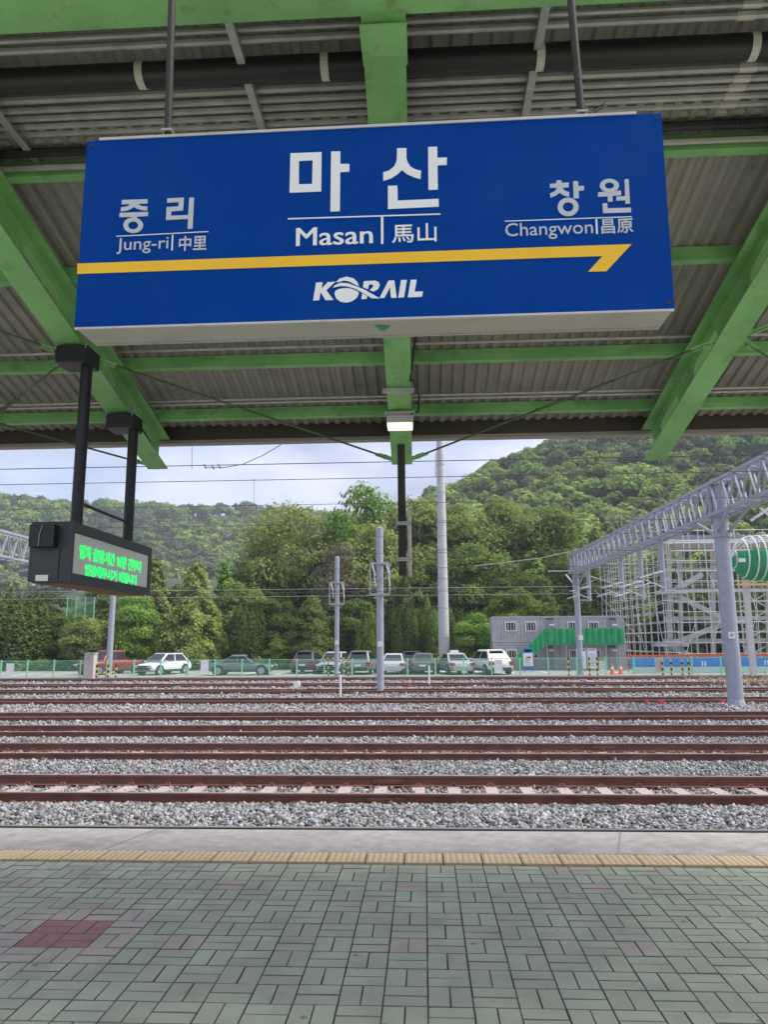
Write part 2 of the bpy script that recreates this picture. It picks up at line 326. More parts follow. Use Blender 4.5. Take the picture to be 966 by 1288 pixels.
# ballast
TR = [8.59, 12.13, 16.13, 19.75, 23.55, 29.7, 35.6, 40.7, 47.2]     # track centre lines
def bz(y):
    z = -.60
    for c in TR:
        d = abs(y-c)
        lo = -.716 if c == 12.13 else -.70
        if d < .60: z = lo
        elif d < .95: z = min(z, lo+(d-.60)/.35*(-.635-lo))
        elif d < 1.5: z = min(z, -.635+(d-.95)/.55*.035)
    return z
ys = [7.05]+list(np.arange(7.2, 50.2, .12)); P = []; F = []
for y in ys:
    zz = bz(y)-.012
    P += [(-70, y, zz), (70, y, zz)]
for k in range(len(ys)-1): F.append((2*k, 2*k+1, 2*k+3, 2*k+2))
bb = MB().add(P, F).build('ballast_bed', M['ballast']); tag(bb, kind='structure')
def stones(zones):
    base = np.array([(1, 0, 0), (-1, 0, 0), (0, 1, 0), (0, -1, 0), (0, 0, 1), (0, 0, -1)], float)
    extra = np.array([(a, b, c) for a in (-1, 1) for b in (-1, 1) for c in (-1, 1)], float)*.62
    fo = [(0, 2, 4), (2, 1, 4), (1, 3, 4), (3, 0, 4), (2, 0, 5), (1, 2, 5), (3, 1, 5), (0, 3, 5)]
    cube = np.array([(-1, -1, -1), (1, -1, -1), (1, 1, -1), (-1, 1, -1), (-1, -1, 1), (1, -1, 1), (1, 1, 1), (-1, 1, 1)], float)*.66
    fc = [(0, 2, 1), (0, 3, 2), (4, 5, 6), (4, 6, 7), (0, 1, 5), (0, 5, 4), (1, 2, 6), (1, 6, 5), (2, 3, 7), (2, 7, 6), (3, 0, 4), (3, 4, 7)]
    VV = []; FF = []; MI = []; off = 0
    for y0, y1, dens, size in zones:
        W = .56*y1+1.5; n = int((y1-y0)*2*W*dens)
        y = RNG.uniform(y0, y1, n); x = RNG.uniform(-W, W, n)-.05*y
        keep = np.abs(x+.05*y) < .55*y+1.2; x, y = x[keep], y[keep]; n = len(x)
        near = np.min(np.abs(np.abs(y[:, None]-np.array(TR)[None])-.75), axis=1); keep = near > .055; x, y = x[keep], y[keep]; n = len(x)
        z = np.array([bz(t) for t in y])+RNG.uniform(-.012, .018, n)
        s = size*np.exp(RNG.normal(0, .28, n))
        tmpl, ft = (cube, fc) if y0 < 12 else (base*.95, fo)
        V = tmpl[None]*(1+RNG.normal(0, .22, (n, len(tmpl), 3))); V *= (s[:, None, None]*RNG.uniform(.6, 1.15, (n, 1, 3)))
        q = RNG.normal(size=(n, 4)); q /= np.linalg.norm(q, axis=1, keepdims=True); a, b, c, d = q.T
        Rm = np.stack([1-2*(c*c+d*d), 2*(b*c-a*d), 2*(b*d+a*c), 2*(b*c+a*d), 1-2*(b*b+d*d), 2*(c*d-a*b), 2*(b*d-a*c), 2*(c*d+a*b), 1-2*(b*b+c*c)], 1).reshape(n, 3, 3)
        V = np.einsum('nij,nkj->nki', Rm, V)+np.stack([x, y, z], 1)[:, None]
        k = len(tmpl); fa = np.array(ft)[None]+(np.arange(n)*k)[:, None, None]+off
        dmin = np.min(np.abs(np.abs(y[:, None]-np.array(TR)[None])-.75), axis=1); MI.append(np.repeat((RNG.random(n) < np.clip(.9-dmin*1.6, .06, .8)).astype(np.int32), len(ft))); VV.append(V.reshape(-1, 3)); FF.append(fa.reshape(-1, 3)); off += n*k
    V = np.concatenate(VV); Fc = np.concatenate(FF); n = len(Fc)
    me = bpy.data.meshes.new('ballast_stones'); me.vertices.add(len(V)); me.vertices.foreach_set('co', V.astype(np.float32).ravel())
    me.loops.add(3*n); me.loops.foreach_set('vertex_index', Fc.astype(np.int32).ravel()); me.polygons.add(n); me.polygons.foreach_set('loop_start', np.arange(0, 3*n, 3, dtype=np.int32))
    me.update(calc_edges=True); me.materials.append(M['stone']); me.materials.append(M['stone_rusty']); me.polygons.foreach_set('material_index', np.concatenate(MI)); return me
tag(link('ballast_stones', stones([(8.9, 11.4, 660, .0275), (11.4, 13.2, 520, .0275), (13.2, 17, 370, .031), (17, 21, 240, .036), (21, 26, 110, .046), (26, 33, 45, .054), (33, 48, 16, .065)])), 'loose grey ballast stones between the tracks', None, kind='stuff')

# ------------------------------------------------------------------ tracks
RP = [(-.065, -.172), (.065, -.172), (.065, -.160), (.012, -.145), (.012, -.045), (.036, -.035), (.036, -.008), (.028, 0), (-.028, 0), (-.036, -.008), (-.036, -.035), (-.012, -.045), (-.012, -.145), (-.065, -.160)]
def rail_mesh(shine):
    mb = MB(); n = len(RP)
    mb.add([(-70, u, v) for u, v in RP]+[(70, u, v) for u, v in RP], [])
    for i in range(n):
        j = (i+1) % n; mb.add([], [], 0); mb.f.append((i, j, n+j, n+i)); mb.m.append(1 if i == 7 else 0)
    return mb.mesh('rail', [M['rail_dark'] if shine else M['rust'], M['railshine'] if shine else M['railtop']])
RM = [rail_mesh(False), rail_mesh(True)]
slm = MB()
slm.add([(-.13, -1.2, -.3), (.13, -1.2, -.3), (.13, 1.2, -.3), (-.13, 1.2, -.3), (-.10, -1.2, -.168), (.10, -1.2, -.168), (.10, 1.2, -.168), (-.10, 1.2, -.168)], [(0, 1, 5, 4), (1, 2, 6, 5), (2, 3, 7, 6), (3, 0, 4, 7), (4, 5, 6, 7)])
slme = slm.mesh('sleeper', M['sleeper'])
clm = MB()
for s in (-1, 1):
    for t in (-1, 1):
        y = s*.75+t*.095
        clm.path([(-.05, y, -.165), (-.03, y-t*.03, -.12), (.03, y-t*.035, -.118), (.05, y, -.155)], .011, 5)
clme = clm.mesh('rail_clips', M['rust'])
names = ['rusty railway track beside the platform edge, mostly hidden by it', 'rusty track with exposed pale sleepers, second from the platform', 'third rusty track from the platform, low in grey ballast',
         'fourth rusty track from the platform, sunk in grey ballast', 'rusty track whose two rails almost merge, just before the grey post base on the right', 'rusty track just beyond the grey post base on the right',
         'rusty track passing the foot of the central grey post', 'thin rusty track, last but one before the green fence', 'thin rusty track running along the green fence']
for k, c in enumerate(TR):
    t = thing('railway_track', names[k], 'railway track', (0, c, RAIL_Z), 'parallel railway tracks')
    for s in (-1, 1): link('rail', RM[k == 0], t, (0, s*.75, 0))
    if 0 < k < 4:
        nx = {1: 15, 2: 20, 3: 24}[k]; xo = onz(392, 985, -.68)[0] if k == 1 else .2
        for i in range(-nx, nx+1):
            dz = {1: 0, 2: -.012, 3: -.018}[k]+random.uniform(-.006, .004)
            so_ = link('sleeper', slme, t, (xo+i*.60+random.gauss(0, .015), random.gauss(0, .02), dz), random.gauss(0, .012))
            link('rail_clips', clme, so_, (0, 0, -dz))
    if k in (1, 2, 3):
        fx = {1: onz(487, 990, -.5)[0], 2: onz(778, 945, -.5)[0], 3: onz(760, 915, -.5)[0]}[k]
        for s in (-1, 1):
            f = MB()
            for q in (-1, 1):
                f.box((fx+(0 if s < 0 else -.02), s*.75+q*.026, -.09), (.52, .022, .075))
                for b in range(4): f.box((fx-.2+b*.133, s*.75+q*.045, -.09), (.03, .02, .03))
            f.build('fishplate', M['rust'], t)

# ------------------------------------------------------------------ canopy
SK = -.0121                                                     # the canopy sits a little askew to the platform
def FZ(y): return 5.116-.2409*y
RX = [-.1046+2.4545*k for k in (-3, -2, -1, 0, 1, 2, 3)]
Y_IN, Y_TIP = 2.62, 7.1  # canopy cut short behind the girder, shaped to let more light underneath
can = thing('station_canopy', 'green steel platform canopy with brown corrugated roof sheets', 'canopy', (0, 0, 0))
SLP = .2409
def rafter(xb):
    r = MB()
    def lf(u, v, d): return (xb+SK*u+d, u, FZ(u)+v)
    # bottom and top flanges
    for z0, y1 in ((0, Y_TIP), (.315, Y_TIP+.02)):
        r.add([lf(Y_IN, z0, -.1), lf(y1, z0, -.1), lf(y1, z0, .1), lf(Y_IN, z0, .1), lf(Y_IN, z0+.012, -.1), lf(y1, z0+.012, -.1), lf(y1, z0+.012, .1), lf(Y_IN, z0+.012, .1)],
              [(0, 3, 2, 1), (4, 5, 6, 7), (0, 1, 5, 4), (1, 2, 6, 5), (2, 3, 7, 6), (3, 0, 4, 7)])
    o = r.build('rafter', M['green'], can)
    web = MB(); d = .005; za, zb = .012, .315
    cs = [6.62, 5.72, 4.62, 3.52]; hl = .52
    lim = [Y_TIP-.005]+[(a+b)/2 for a, b in zip(cs[:-1], cs[1:])]+[Y_IN]
    for k, c in enumerate(cs):
        y1, y0 = lim[k], lim[k+1]; inner = []; outer = []; n = 24; zc = (za+zb)/2
        for i in range(n):
            t = 2*math.pi*i/n; hx = .085; ux = math.copysign(hl/2-hx, math.cos(t)) if abs(math.cos(t)) > 1e-6 else 0
            inner.append((c+ux+hx*math.cos(t), zc+hx*math.sin(t)))
        for (u, v) in inner:
            du, dv = u-c, v-zc; k1 = 1e9
            if du > 1e-6: k1 = min(k1, (y1-c)/du)
            if du < -1e-6: k1 = min(k1, (y0-c)/du)
            if dv > 1e-6: k1 = min(k1, (zb-zc)/dv)
            if dv < -1e-6: k1 = min(k1, (za-zc)/dv)
            outer.append([c+du*k1, zc+dv*k1])
        for cu, cv in ((y0, za), (y0, zb), (y1, za), (y1, zb)):
            q = min(range(n), key=lambda i: (outer[i][0]-cu)**2+(outer[i][1]-cv)**2*4); outer[q] = [cu, cv]
        web.ring(outer, inner, lf, -d, d)
    web.build('web', M['green'], o)
    return o
rafts = [rafter(x) for x in RX]
def rp(k, y, dx=0, dz=0): return (RX[k]+SK*y+dx, y, FZ(y)+dz)    # a point on rafter k's bottom flange
PZ = .335
for y in (2.75, 3.97, 4.86, 5.95, 6.78):
    p = MB(); z = FZ(y)+PZ; X = 6.3; sk = .0
    p.span((-X, y-.004, z), (X, y+.004, z+.10)); p.span((-X, y+.004, z), (X, y+.065, z+.007)); p.span((-X, y+.057, z+.007), (X, y+.065, z+.024))
    p.build('purlin', M['green'], can)
# roof sheets
def roof_sheet(x0, nper, per, dz, y0, y1):
    pr = [(0, 0), (.18, 0), (.34, 1), (.66, 1), (.82, 0)]; pts = []
    for i in range(nper):
        for u, v in pr: pts.append((x0+(i+u)*per, v*.021))
    pts.append((x0+nper*per, 0)); pts.append((x0+(nper+.15)*per, 0)); P = []; F = []; n = len(pts)
    yy = [y0, y1]
    for k, y in enumerate(yy):
        for x, v in pts: P.append((x, y, FZ(y)+PZ+.104+v+dz))
    for i in range(n-1): F.append((i, i+1, n+i+1, n+i))
    return MB().add(P, F).build('roof_sheet', M['roof'], can)
per = .105; nper = 7; k = 0; x = -6.4
while x < 6.0:
    for q, (a, b) in enumerate(((Y_IN, 3.81), (3.76, 7.16))):
        roof_sheet(x, nper, per, (k % 2)*.004+(.008 if q == 0 else 0)+random.uniform(0, .0015), a, b)
    x += nper*per; k += 1
# eaves gutter
gt = MB(); yg = 7.12; zg = 3.738
zg = at(483, 549, yg)[2]
gt.span((-6.4, yg, zg+.012), (6.4, yg+.01, zg+.155)); gt.span((-6.4, yg+.01, zg+.012), (6.4, yg+.13, zg+.022)); gt.span((-6.4, yg+.13, zg-.0), (6.4, yg+.14, zg+.16))
gu = gt.build('gutter', M['fascia'], can)
MB().span((-6.4, yg+.02, zg-.024), (6.4, yg+.128, zg+.010)).build('gutter_lip', M['gutterlip'], gu)
# main girder over the sign (box with rounded lower edges)
gb = MB(); zb_ = 4.425; yb0, yb1 = 2.655, 2.868; rr = .03
prof = [(yb0, zb_+.34), (yb0, zb_+rr), (yb0+rr*.3, zb_+rr*.3), (yb0+rr, zb_), (yb1-rr, zb_), (yb1-rr*.3, zb_+rr*.3), (yb1, zb_+rr), (yb1, zb_+.34)]
for a, b in ((-6.4, 6.4),):
    n = len(prof); gb.add([(a, u, v+.0) for u, v in prof]+[(b, u, v) for u, v in prof], [(i, (i+1) % n, n+(i+1) % n, n+i) for i in range(n)]+[tuple(range(n)), tuple(range(2*n-1, n-1, -1))])
go = gb.build('main_girder', M['green_rust'], can, smooth=True)
for kx in (3,):
    x, y, z = rp(kx, 3.03); MB().box((x, 2.98, FZ(2.98)-.008), (.212, .235, .012)).build('splice_plate', M['green_rust'], can)
# cross bracing with bracket plates and turnbuckles
MID = 5.32
def brace(a, b, tb=None):
    a, b = Vector(a), Vector(b); o = MB().tube(a, b, .0095, 7).build('brace_rod', M['rod'], can, smooth=True)
    if tb:
        c = a.lerp(b, tb); d = (b-a).normalized(); s = Vector((-d.y, d.x, 0)).normalized()*.016
        t = MB()
        for q in (-1, 1): t.tube(c-d*.13+s*q, c+d*.13+s*q, .007, 6)
        for q in (-1, 1): t.tube(c+d*q*.13-s*1.5, c+d*q*.13+s*1.5, .013, 6)
        t.build('turnbuckle', M['rod'], o)
    for e, q in ((a, 1), (b, -1)):
        d = (b-a).normalized()*q; g = MB(); g.beam(e-d*.10, e+d*.13, .085, .010)
        g.tube(e+d*.04+Vector((0, 0, -.02)), e+d*.04+Vector((0, 0, .02)), .021, 6); g.build('bracket_plate', M['green'], o)
for k in range(1, 6):
    tip_y = 7.0
    if k % 2 == 1:       # mid-span bracket rafters
        pass
for (ka, kb, ya, yb, tb) in ((2, 3, MID, 7.0, None), (4, 3, MID, 7.0, .47), (2, 1, MID, 7.0, .35), (1, 2, MID, 7.0, .5), (2, 1, MID-.12, 3.5, None), (4, 5, MID, 7.0, .4), (5, 4, MID, 7.0, .5), (4, 5, MID-.12, 3.5, None), (1, 0, MID, 7.0, .5), (5, 6, MID, 7., .5)):
    if (ka, kb, yb) == (5, 4, 7.0): continue
    s = 1 if kb > ka else -1
    brace(rp(ka, ya, s*.13, .02), rp(kb, yb, -s*.13, .02), tb)

# service pipes under the roof, carried by hanger struts
for px, py, px2, py2 in ((310, 50, 333, 155), (669, 40, 660, 150), (30, 160, 62, 240), (958, 200, 940, 255)):
    pass
ZC = 4.64
hx = [at(322, 110, 3.6)[0], at(664, 90, 3.6)[0]]; dxh = hx[1]-hx[0]
for i in (-2, 0, 1, 3):
    xx = hx[0]+dxh*i if i < 2 else hx[1]+dxh*(i-1)
    s = MB(); s.span((xx-.02, 3.02, ZC-.05), (xx+.02, 4.12, ZC-.026)); s.span((xx-.02, 3.02, ZC-.026), (xx-.015, 4.12, ZC-.01)); s.span((xx+.015, 3.02, ZC-.026), (xx+.02, 4.12, ZC-.01))
    so2 = s.build('hanger_strut', M['steel'], can)
    MB().tube((xx, 3.78, ZC-.03), (xx, 3.78, FZ(3.78)+PZ+.0), .006, 6).tube((xx, 3.10, ZC-.03), (xx, 3.10, FZ(3.1)+PZ+.1), .006, 6).build('hanger_rod', M['steel'], so2)
for (pa, pb) in (((0, 122), (64, 244)), ((968, 160), (949, 208))):
    a_, b_ = onz(*pa, ZC-.05), onz(*pb, ZC-.05); xm = (a_[0]+b_[0])/2; st_ = MB(); st_.span((xm-.021, 3.0, ZC-.062), (xm+.021, b_[1], ZC-.0505)); so3 = st_.build('hanger_strut', M['steel'], can)
    MB().tube((xm, b_[1]-.05, ZC-.05), (xm, b_[1]-.05, FZ(b_[1])+PZ+.1), .006, 6).tube((xm, b_[1]-.05, ZC-.075), (xm, b_[1]-.05, ZC-.0625), .012, 6).build('hanger_rod', M['steel'], so3)
for yy, r_ in ((3.12, .0145), (3.19, .02), (3.53, .0225), (3.605, .019), (3.67, .019), (3.735, .019), (3.80, .019), (3.865, .0225), (3.945, .0145)):
    cd = MB().tube((-6.3, yy, ZC-.008+r_), (6.3, yy+.0, ZC-.008+r_), r_, 8)
    co_ = thing('steel_conduit', {3.12: 'thin conduit above the black pipe, farther from the sign', 3.19: 'conduit directly above the black pipe', 3.53: 'conduit directly below the black pipe', 3.945: 'thin conduit at the lower edge of the pipe bundle'}.get(yy, {3.605: 'second grey conduit below the black pipe, in the bundle behind the sign', 3.67: 'third grey conduit below the black pipe, in the bundle behind the sign', 3.735: 'fourth grey conduit below the black pipe, in the bundle behind the sign', 3.80: 'fifth grey conduit below the black pipe, in the bundle behind the sign'}.get(yy, 'stouter conduit last but one in the bundle behind the sign')), 'conduit', (0, 0, 0), 'conduits under the canopy roof')
    ob = cd.build('pipe', M['steel'], co_, smooth=True)
    for cx in (-6, -2.9, 1.75 if yy > 3.5 else 1.6, 4.4): MB().tube((cx-.045, yy, ZC-.008+r_), (cx+.045, yy, ZC-.008+r_), r_+.004, 8).build('coupling', M['alu'], co_, smooth=True)
bp = thing('black_pipe', 'thick black pipe held by pale straps under the roof', 'pipe')
yb_, zb2 = 3.335, ZC-.035
MB().tube((-6.3, yb_, zb2), (6.3, yb_, zb2), .062, 14).build('pipe', M['blackpipe'], bp, smooth=True)
sx = [at(175, 92, 3.3)[0], at(408, 78, 3.3)[0], at(680, 63, 3.3)[0], at(950, 50, 3.3)[0]]
for xx in [sx[0]-2.1, sx[0]-1.05]+sx+[sx[3]+1.05, sx[3]+2.1]:
    st = MB(); n = 18
    for i in range(n):
        a0, a1 = 2*math.pi*i/n, 2*math.pi*(i+1)/n; P = []
        for xs in (-.02, .02):
            for rr_ in (.0635, .068):
                for a in (a0, a1): P.append((xx+xs, yb_+rr_*math.cos(a), zb2+rr_*math.sin(a)))
        st.add(P, [(2, 3, 7, 6), (0, 1, 3, 2), (4, 6, 7, 5)])
    st.build('strap', M['strap'], bp)
for yy, zo, r_, lb in ((3.87, .035, .026, 'black ribbed cable conduit left and right of the sign'), (3.93, -.005, .02, 'grey conduit beside the black ribbed cable'), (5.75, .005, .0125, 'thin pale conduit on the purlin just under the sign'), (6.5, .0, .0125, 'thin pale conduit near the eaves level with the lamp'), (6.56, .0, .0125, 'second thin pale conduit near the eaves')):
    z = FZ(yy)+.36+zo; m = M['blackpipe'] if r_ > .025 else M['steel']
    c_ = MB().tube((-6.3, yy, z), (6.3, yy, z), r_, 8)
    if r_ > .025:
        for i in range(220): c_.tube((1.7+i*.02, yy, z), (1.709+i*.02, yy, z), r_+.005, 8)
    tag(c_.build('roof_conduit', m, smooth=True), lb, 'conduit', 'conduits under the canopy roof')

# ------------------------------------------------------------------ station sign
SCN = np.array([-.18987739, 2.5, 3.2154149]); SEX = np.array([.99985129, -.01639838, -.00533833]); SEZ = np.array([.00511137, -.01385131, .999891]); SEN = np.cross(SEX, SEZ)
def sl(px, py):
    d = ray(px, py); t = ((SCN-EYE)@SEN)/(d@SEN); q = EYE+d*t-SCN; return float(q@SEX), float(q@SEZ)
sg = thing('station_sign', 'big blue hanging station name sign with yellow arrow', 'sign')
ey = -SEN
sg.matrix_world = Matrix(((SEX[0], ey[0], SEZ[0], SCN[0]), (SEX[1], ey[1], SEZ[1], SCN[1]), (SEX[2], ey[2], SEZ[2], SCN[2]), (0, 0, 0, 1)))
W2, H2, TH = 2.181/2, .7628/2, .175
bevel(MB().span((-W2+.004, .004, -H2-.004), (W2-.004, TH, H2-.006)).build('sign_box', M['alu_dull'], sg), .004)
MB().span((-W2, 0, -H2), (W2, .0035, H2)).build('face_panel', M['blue'], sg)
MB().span((-W2+.05, -.004, H2+.0005), (W2-.09, .03, H2+.011)).build('top_trim', M['alu'], sg)
MB().span((-W2+.002, -.003, -H2-.008), (W2-.002, .006, -H2-.0005)).build('bottom_trim', M['alu'], sg)
sc_ = MB()
for px, py in ((112, 404), (842, 381), (115, 184), (826, 149)):
    u, v = sl(px, py); sc_.tube((u, 0, v), (u, -.004, v), .006, 8)
sc_.build('screws', M['pole_dark'], sg)
seam = MB().span((-W2+.02, .150, -H2-.0062), (W2-.02, .1525, -H2-.0035)).build('underside_seam', M['steel'], sg)
def SF(u, v, d): return (u, -d, v)
def zoomer(ox, oy, s): return lambda pts: [sl(ox+x/s, oy+y/s) for x, y in pts]
def letter(name, pieces, m, h=.0022):
    mb = MB(); e = 0
    for kind, *dat in pieces:
        if kind == 'p': mb.prism(dat[0], SF, 0, h+e)
        else: mb.ring(dat[0], dat[1], SF, 0, h+e)
        e += .00025
    return mb.build(name, m, sg)
def letters(name, pieces, m):
    for k, p in enumerate(pieces): letter(name, [p], m, .0022+.00025*(k % 4))
Z = zoomer(355, 175, 4.391)
letters('hangul_stroke', [('r', Z([(45, 80), (217, 73), (215, 290), (40, 297)]), Z([(92, 122), (168, 118), (165, 249), (91, 251)])),
    ('p', Z([(270, 70), (321, 69), (320, 139), (371, 138), (370, 181), (320, 184), (318, 399), (266, 401)])),
    ('p', Z([(634, 53), (686, 51), (686, 105), (693, 130), (710, 155), (738, 170), (767, 176), (764, 222), (728, 212), (690, 195), (661, 172), (638, 195), (603, 218), (558, 232), (558, 185), (590, 176), (618, 153), (631, 125), (634, 100)])),
    ('p', Z([(806, 46), (856, 44), (857, 105), (910, 103), (909, 144), (858, 147), (860, 280), (808, 282)])),
    ('p', Z([(584, 260), (636, 258), (638, 341), (864, 331), (865, 374), (584, 387)]))], M['signwhite'])
Z = zoomer(140, 235, 7.431)
letters('hangul_stroke', [('p', Z([(97, 125), (337, 118), (336, 157), (252, 161), (265, 175), (290, 184), (335, 186), (333, 224), (280, 219), (235, 205), (212, 190), (180, 210), (140, 225), (87, 233), (88, 195), (130, 188), (160, 178), (172, 163), (95, 166)])),
    ('p', Z([(75, 246), (343, 236), (340, 275), (237, 281), (237, 300), (187, 300), (187, 283), (74, 286)])),
    ('r', Z(ell((203, 362), 92, 72)), Z(ell((203, 363), 47, 37))),
    ('p', Z([(522, 112), (677, 104), (669, 223), (560, 232), (557, 273), (722, 267), (722, 301), (511, 313), (516, 193), (627, 186), (631, 145), (522, 152)])),
    ('p', Z([(727, 104), (772, 101), (757, 393), (712, 395)]))], M['signgrey'])
Z = zoomer(630, 215, 5.52)
letters('hangul_stroke', [('p', Z([(387, 68), (421, 66), (422, 84), (473, 82), (471, 116), (427, 118), (445, 138), (475, 150), (475, 183), (440, 172), (408, 153), (385, 172), (345, 187), (342, 158), (375, 143), (392, 119), (341, 118), (341, 92), (387, 88)])),
    ('p', Z([(503, 73), (537, 73), (539, 107), (579, 106), (577, 137), (541, 140), (543, 192), (506, 193)])),
    ('r', Z(ell((468, 252), 73, 64)), Z(ell((468, 252), 37, 33))),
    ('r', Z(ell((755, 104), 67, 47)), Z(ell((755, 104), 32, 22))),
    ('p', Z([(676, 150), (835, 138), (836, 170), (776, 175), (778, 214), (745, 216), (744, 178), (676, 181)])),
    ('p', Z([(803, 180), (864, 177), (860, 60), (888, 58), (898, 228), (866, 230), (865, 205), (803, 208)])),
    ('p', Z([(707, 228), (739, 226), (742, 262), (905, 257), (905, 289), (711, 295)]))], M['signgrey'])
for a, b, t in (((362, 275.5), (554, 269.5), .0045), ((146, 297.5), (262, 291.5), .0028), ((635, 278.5), (795, 272.8), .0028)):
    u0_, v0_ = sl(*a); u1_, v1_ = sl(*b); letter('rule', [('p', [(u0_, v0_-t/2), (u1_, v1_-t/2), (u1_, v1_+t/2), (u0_, v0_+t/2)])], M['signwhite'])
for a, b, t in (((480.7, 273), (480.7, 307), .009), ((217, 295.5), (217, 315), .0052), ((750.3, 275.8), (750.3, 294.5), .0062)):
    u0_, v0_ = sl(*a); u1_, v1_ = sl(*b); letter('rule', [('p', [(u0_-t/2, v1_), (u0_+t/2, v1_), (u0_+t/2, v0_), (u0_-t/2, v0_)])], M['signwhite'])
def stext2(body, a, b, sh):
    for k in range(3): u0_, v0_ = sl(*a); u1_, v1_ = sl(*b); text_mesh(body, (u0_+sh*(k-1), v0_, u1_+sh*(k-1), v1_), SF, .0022+.0003*k, 0).build('lettering', M['signwhite'], sg)
def stext(body, a, b, bold=0., name='lettering', m='signgrey'):
    u0_, v0_ = sl(*a); u1_, v1_ = sl(*b)
    return text_mesh(body, (u0_, v0_, u1_, v1_), SF, .0022, bold).build(name, M[m], sg)
stext2('Masan', (372.5, 310), (468.5, 283.5), .0016); stext('馬山', (493, 306), (549, 280.5), .008, m='signwhite')
stext('Jung-ri', (146, 320), (212, 297.5)); stext('中里', (224.5, 316), (260, 296), .012)
stext('Changwon', (636, 303), (745.5, 277), .001); stext('昌原', (757, 294.5), (796, 274.5), .012)
Z = zoomer(0, 0, 1)
letter('arrow', [('p', Z([(97, 331.8), (795, 307.3), (763, 341.5), (740, 342), (758, 322.3), (97, 344.8)]))], M['signyellow'])
Z = zoomer(370, 330, 5.084)
letters('emblem_piece', [('p', Z([(140, 131), (181, 129), (175, 170), (215, 128), (263, 125), (205, 180), (251, 241), (200, 243), (168, 190), (160, 243), (121, 245)])),
    ('p', Z([(258, 203), (263, 185), (280, 174), (310, 167), (350, 166), (385, 177), (412, 191), (411, 208), (400, 228), (370, 250), (333, 259), (295, 252), (268, 231)])),
    ('p', Z([(268, 128), (290, 106), (335, 93), (380, 104), (404, 128), (415, 155), (385, 141), (352, 123), (318, 117), (287, 127)])),
    ('p', Z([(249, 163), (262, 147), (298, 133), (345, 136), (400, 156), (455, 179), (500, 205), (547, 232), (497, 231), (440, 197), (390, 170), (340, 155), (295, 152)])),
    ('p', Z([(446, 122), (517, 118), (540, 126), (548, 146), (536, 172), (508, 188), (483, 178), (500, 164), (507, 148), (496, 141), (478, 144), (472, 172), (440, 160)])),
    ('p', Z([(436, 199), (467, 217), (464, 234), (429, 236)])),
    ('p', Z([(546, 229), (604, 118), (641, 117), (656, 228), (619, 228), (613, 160), (577, 229)])),
    ('p', Z([(684, 115), (721, 114), (703, 225), (666, 228)])), ('p', Z([(746, 113), (784, 112), (770, 189), (824, 187), (818, 221), (727, 225)]))], M['signwhite'])
# a scrap of green paint under the box
u, v = sl(480, 412)
MB().add([(u-.03, .05, -H2-.0065), (u+.03, .06, -H2-.0065), (u+.005, .1, -H2-.0065), (u-.015, .09, -H2-.0065)], [(0, 1, 2, 3)]).build('paint_spot', M['netgreen'], sg)
# hanger rods (children of the sign, up to the girder)
Mi = sg.matrix_world.inverted()
for a, b in (((211, 168), (216, 0)), ((731.5, 145), (718.5, 0))):
    P0 = Vector(at(*a, 2.575)); P1 = Vector(at(*b, 2.575)); P2 = P1+(P1-P0)*.42
    rod = MB().tube(Mi@P0, Mi@P2, .0155, 10).build('hanger_rod', M['pole_dark'], sg, smooth=True)
    MB().box(Mi@P0+Vector((0, 0, .006)), (.045, .04, .008)).build('rod_foot', M['steel'], rod)
    MB().box(Mi@P2+Vector((0, .05, .0)), (.07, .15, .05)).build('girder_clamp', M['pole_dark'], rod)
q = Mi@Vector(at(745, 143, 2.56))
ck = MB()
for k in range(4): ck.path([q+Vector((random.uniform(-.02, .02), 0, .0)), q+Vector((random.uniform(-.02, .05), .01, .03)), q+Vector((random.uniform(0, .07), .02, .05+.02*random.random()))], .0016, 4)
ck.build('tie_wire', M['black'], sg)

# ------------------------------------------------------------------ platform lamp and pole sign on the middle rafter
lp = thing('platform_lamp', 'lit strip lamp in a grey housing under the middle rafter', 'lamp', (0, 0, 0))
yl = 6.15; xl = RX[3]+SK*yl; zl = FZ(yl)
bevel(MB().span((xl-.115, yl-.05, zl-.10), (xl+.115, yl+.12, zl-.03)).build('housing', M['alu'], lp), .008)
MB().span((xl-.13, yl-.42, zl+.045), (xl+.13, yl-.38, zl+.075)).span((xl-.13, yl-.06, zl-.03), (xl+.13, yl-.02, zl+.0)).build('mounting_clips', M['steel'], lp)
MB().span((xl-.108, yl-.045, zl-.130), (xl+.108, yl+.10, zl-.101)).build('diffuser', M['lamp'], lp)
MB().path([(xl+.1, yl-.06, zl-.03), (xl+.16, yl-.02, zl), (xl+.17, yl-.15, zl+.1), (xl+.12, yl-.4, zl+.15)], .009, 6).path([(xl+.1, yl-.5, zl+.1), (xl+.14, yl-.8, zl+.28), (xl+.15, yl-.9, zl+.35)], .008, 6).build('cable', M['black'], lp)
ps = thing('pole_sign', 'narrow sign seen edge on, clamped to a dark hanging pole', 'sign', (0, 0, 0))
yp = 6.72; a = at(505, 600, yp); b = at(505, 724, yp)
MB().tube((a[0], yp, FZ(yp)), (a[0], yp, b[2]), .036, 14).build('pole', M['pole_dark'], ps, smooth=True)
bt = at(512, 640, yp+.1)[2]; bo = at(512, 720, yp+.1)[2]
MB().span((a[0]+.052, yp-.02, bo), (a[0]+.075, yp+.62, bt)).build('sign_board', M['alu'], ps)
for py in (659, 704):
    z = at(505, py, yp)[2]; MB().box((a[0]+.015, yp-.038, z), (.13, .012, .035)).box((a[0]-.02, yp+.04, z), (.09, .012, .03)).tube((a[0]-.07, yp-.04, z), (a[0]+.09, yp-.04, z), .006, 6).build('clamp', M['steel'], ps)

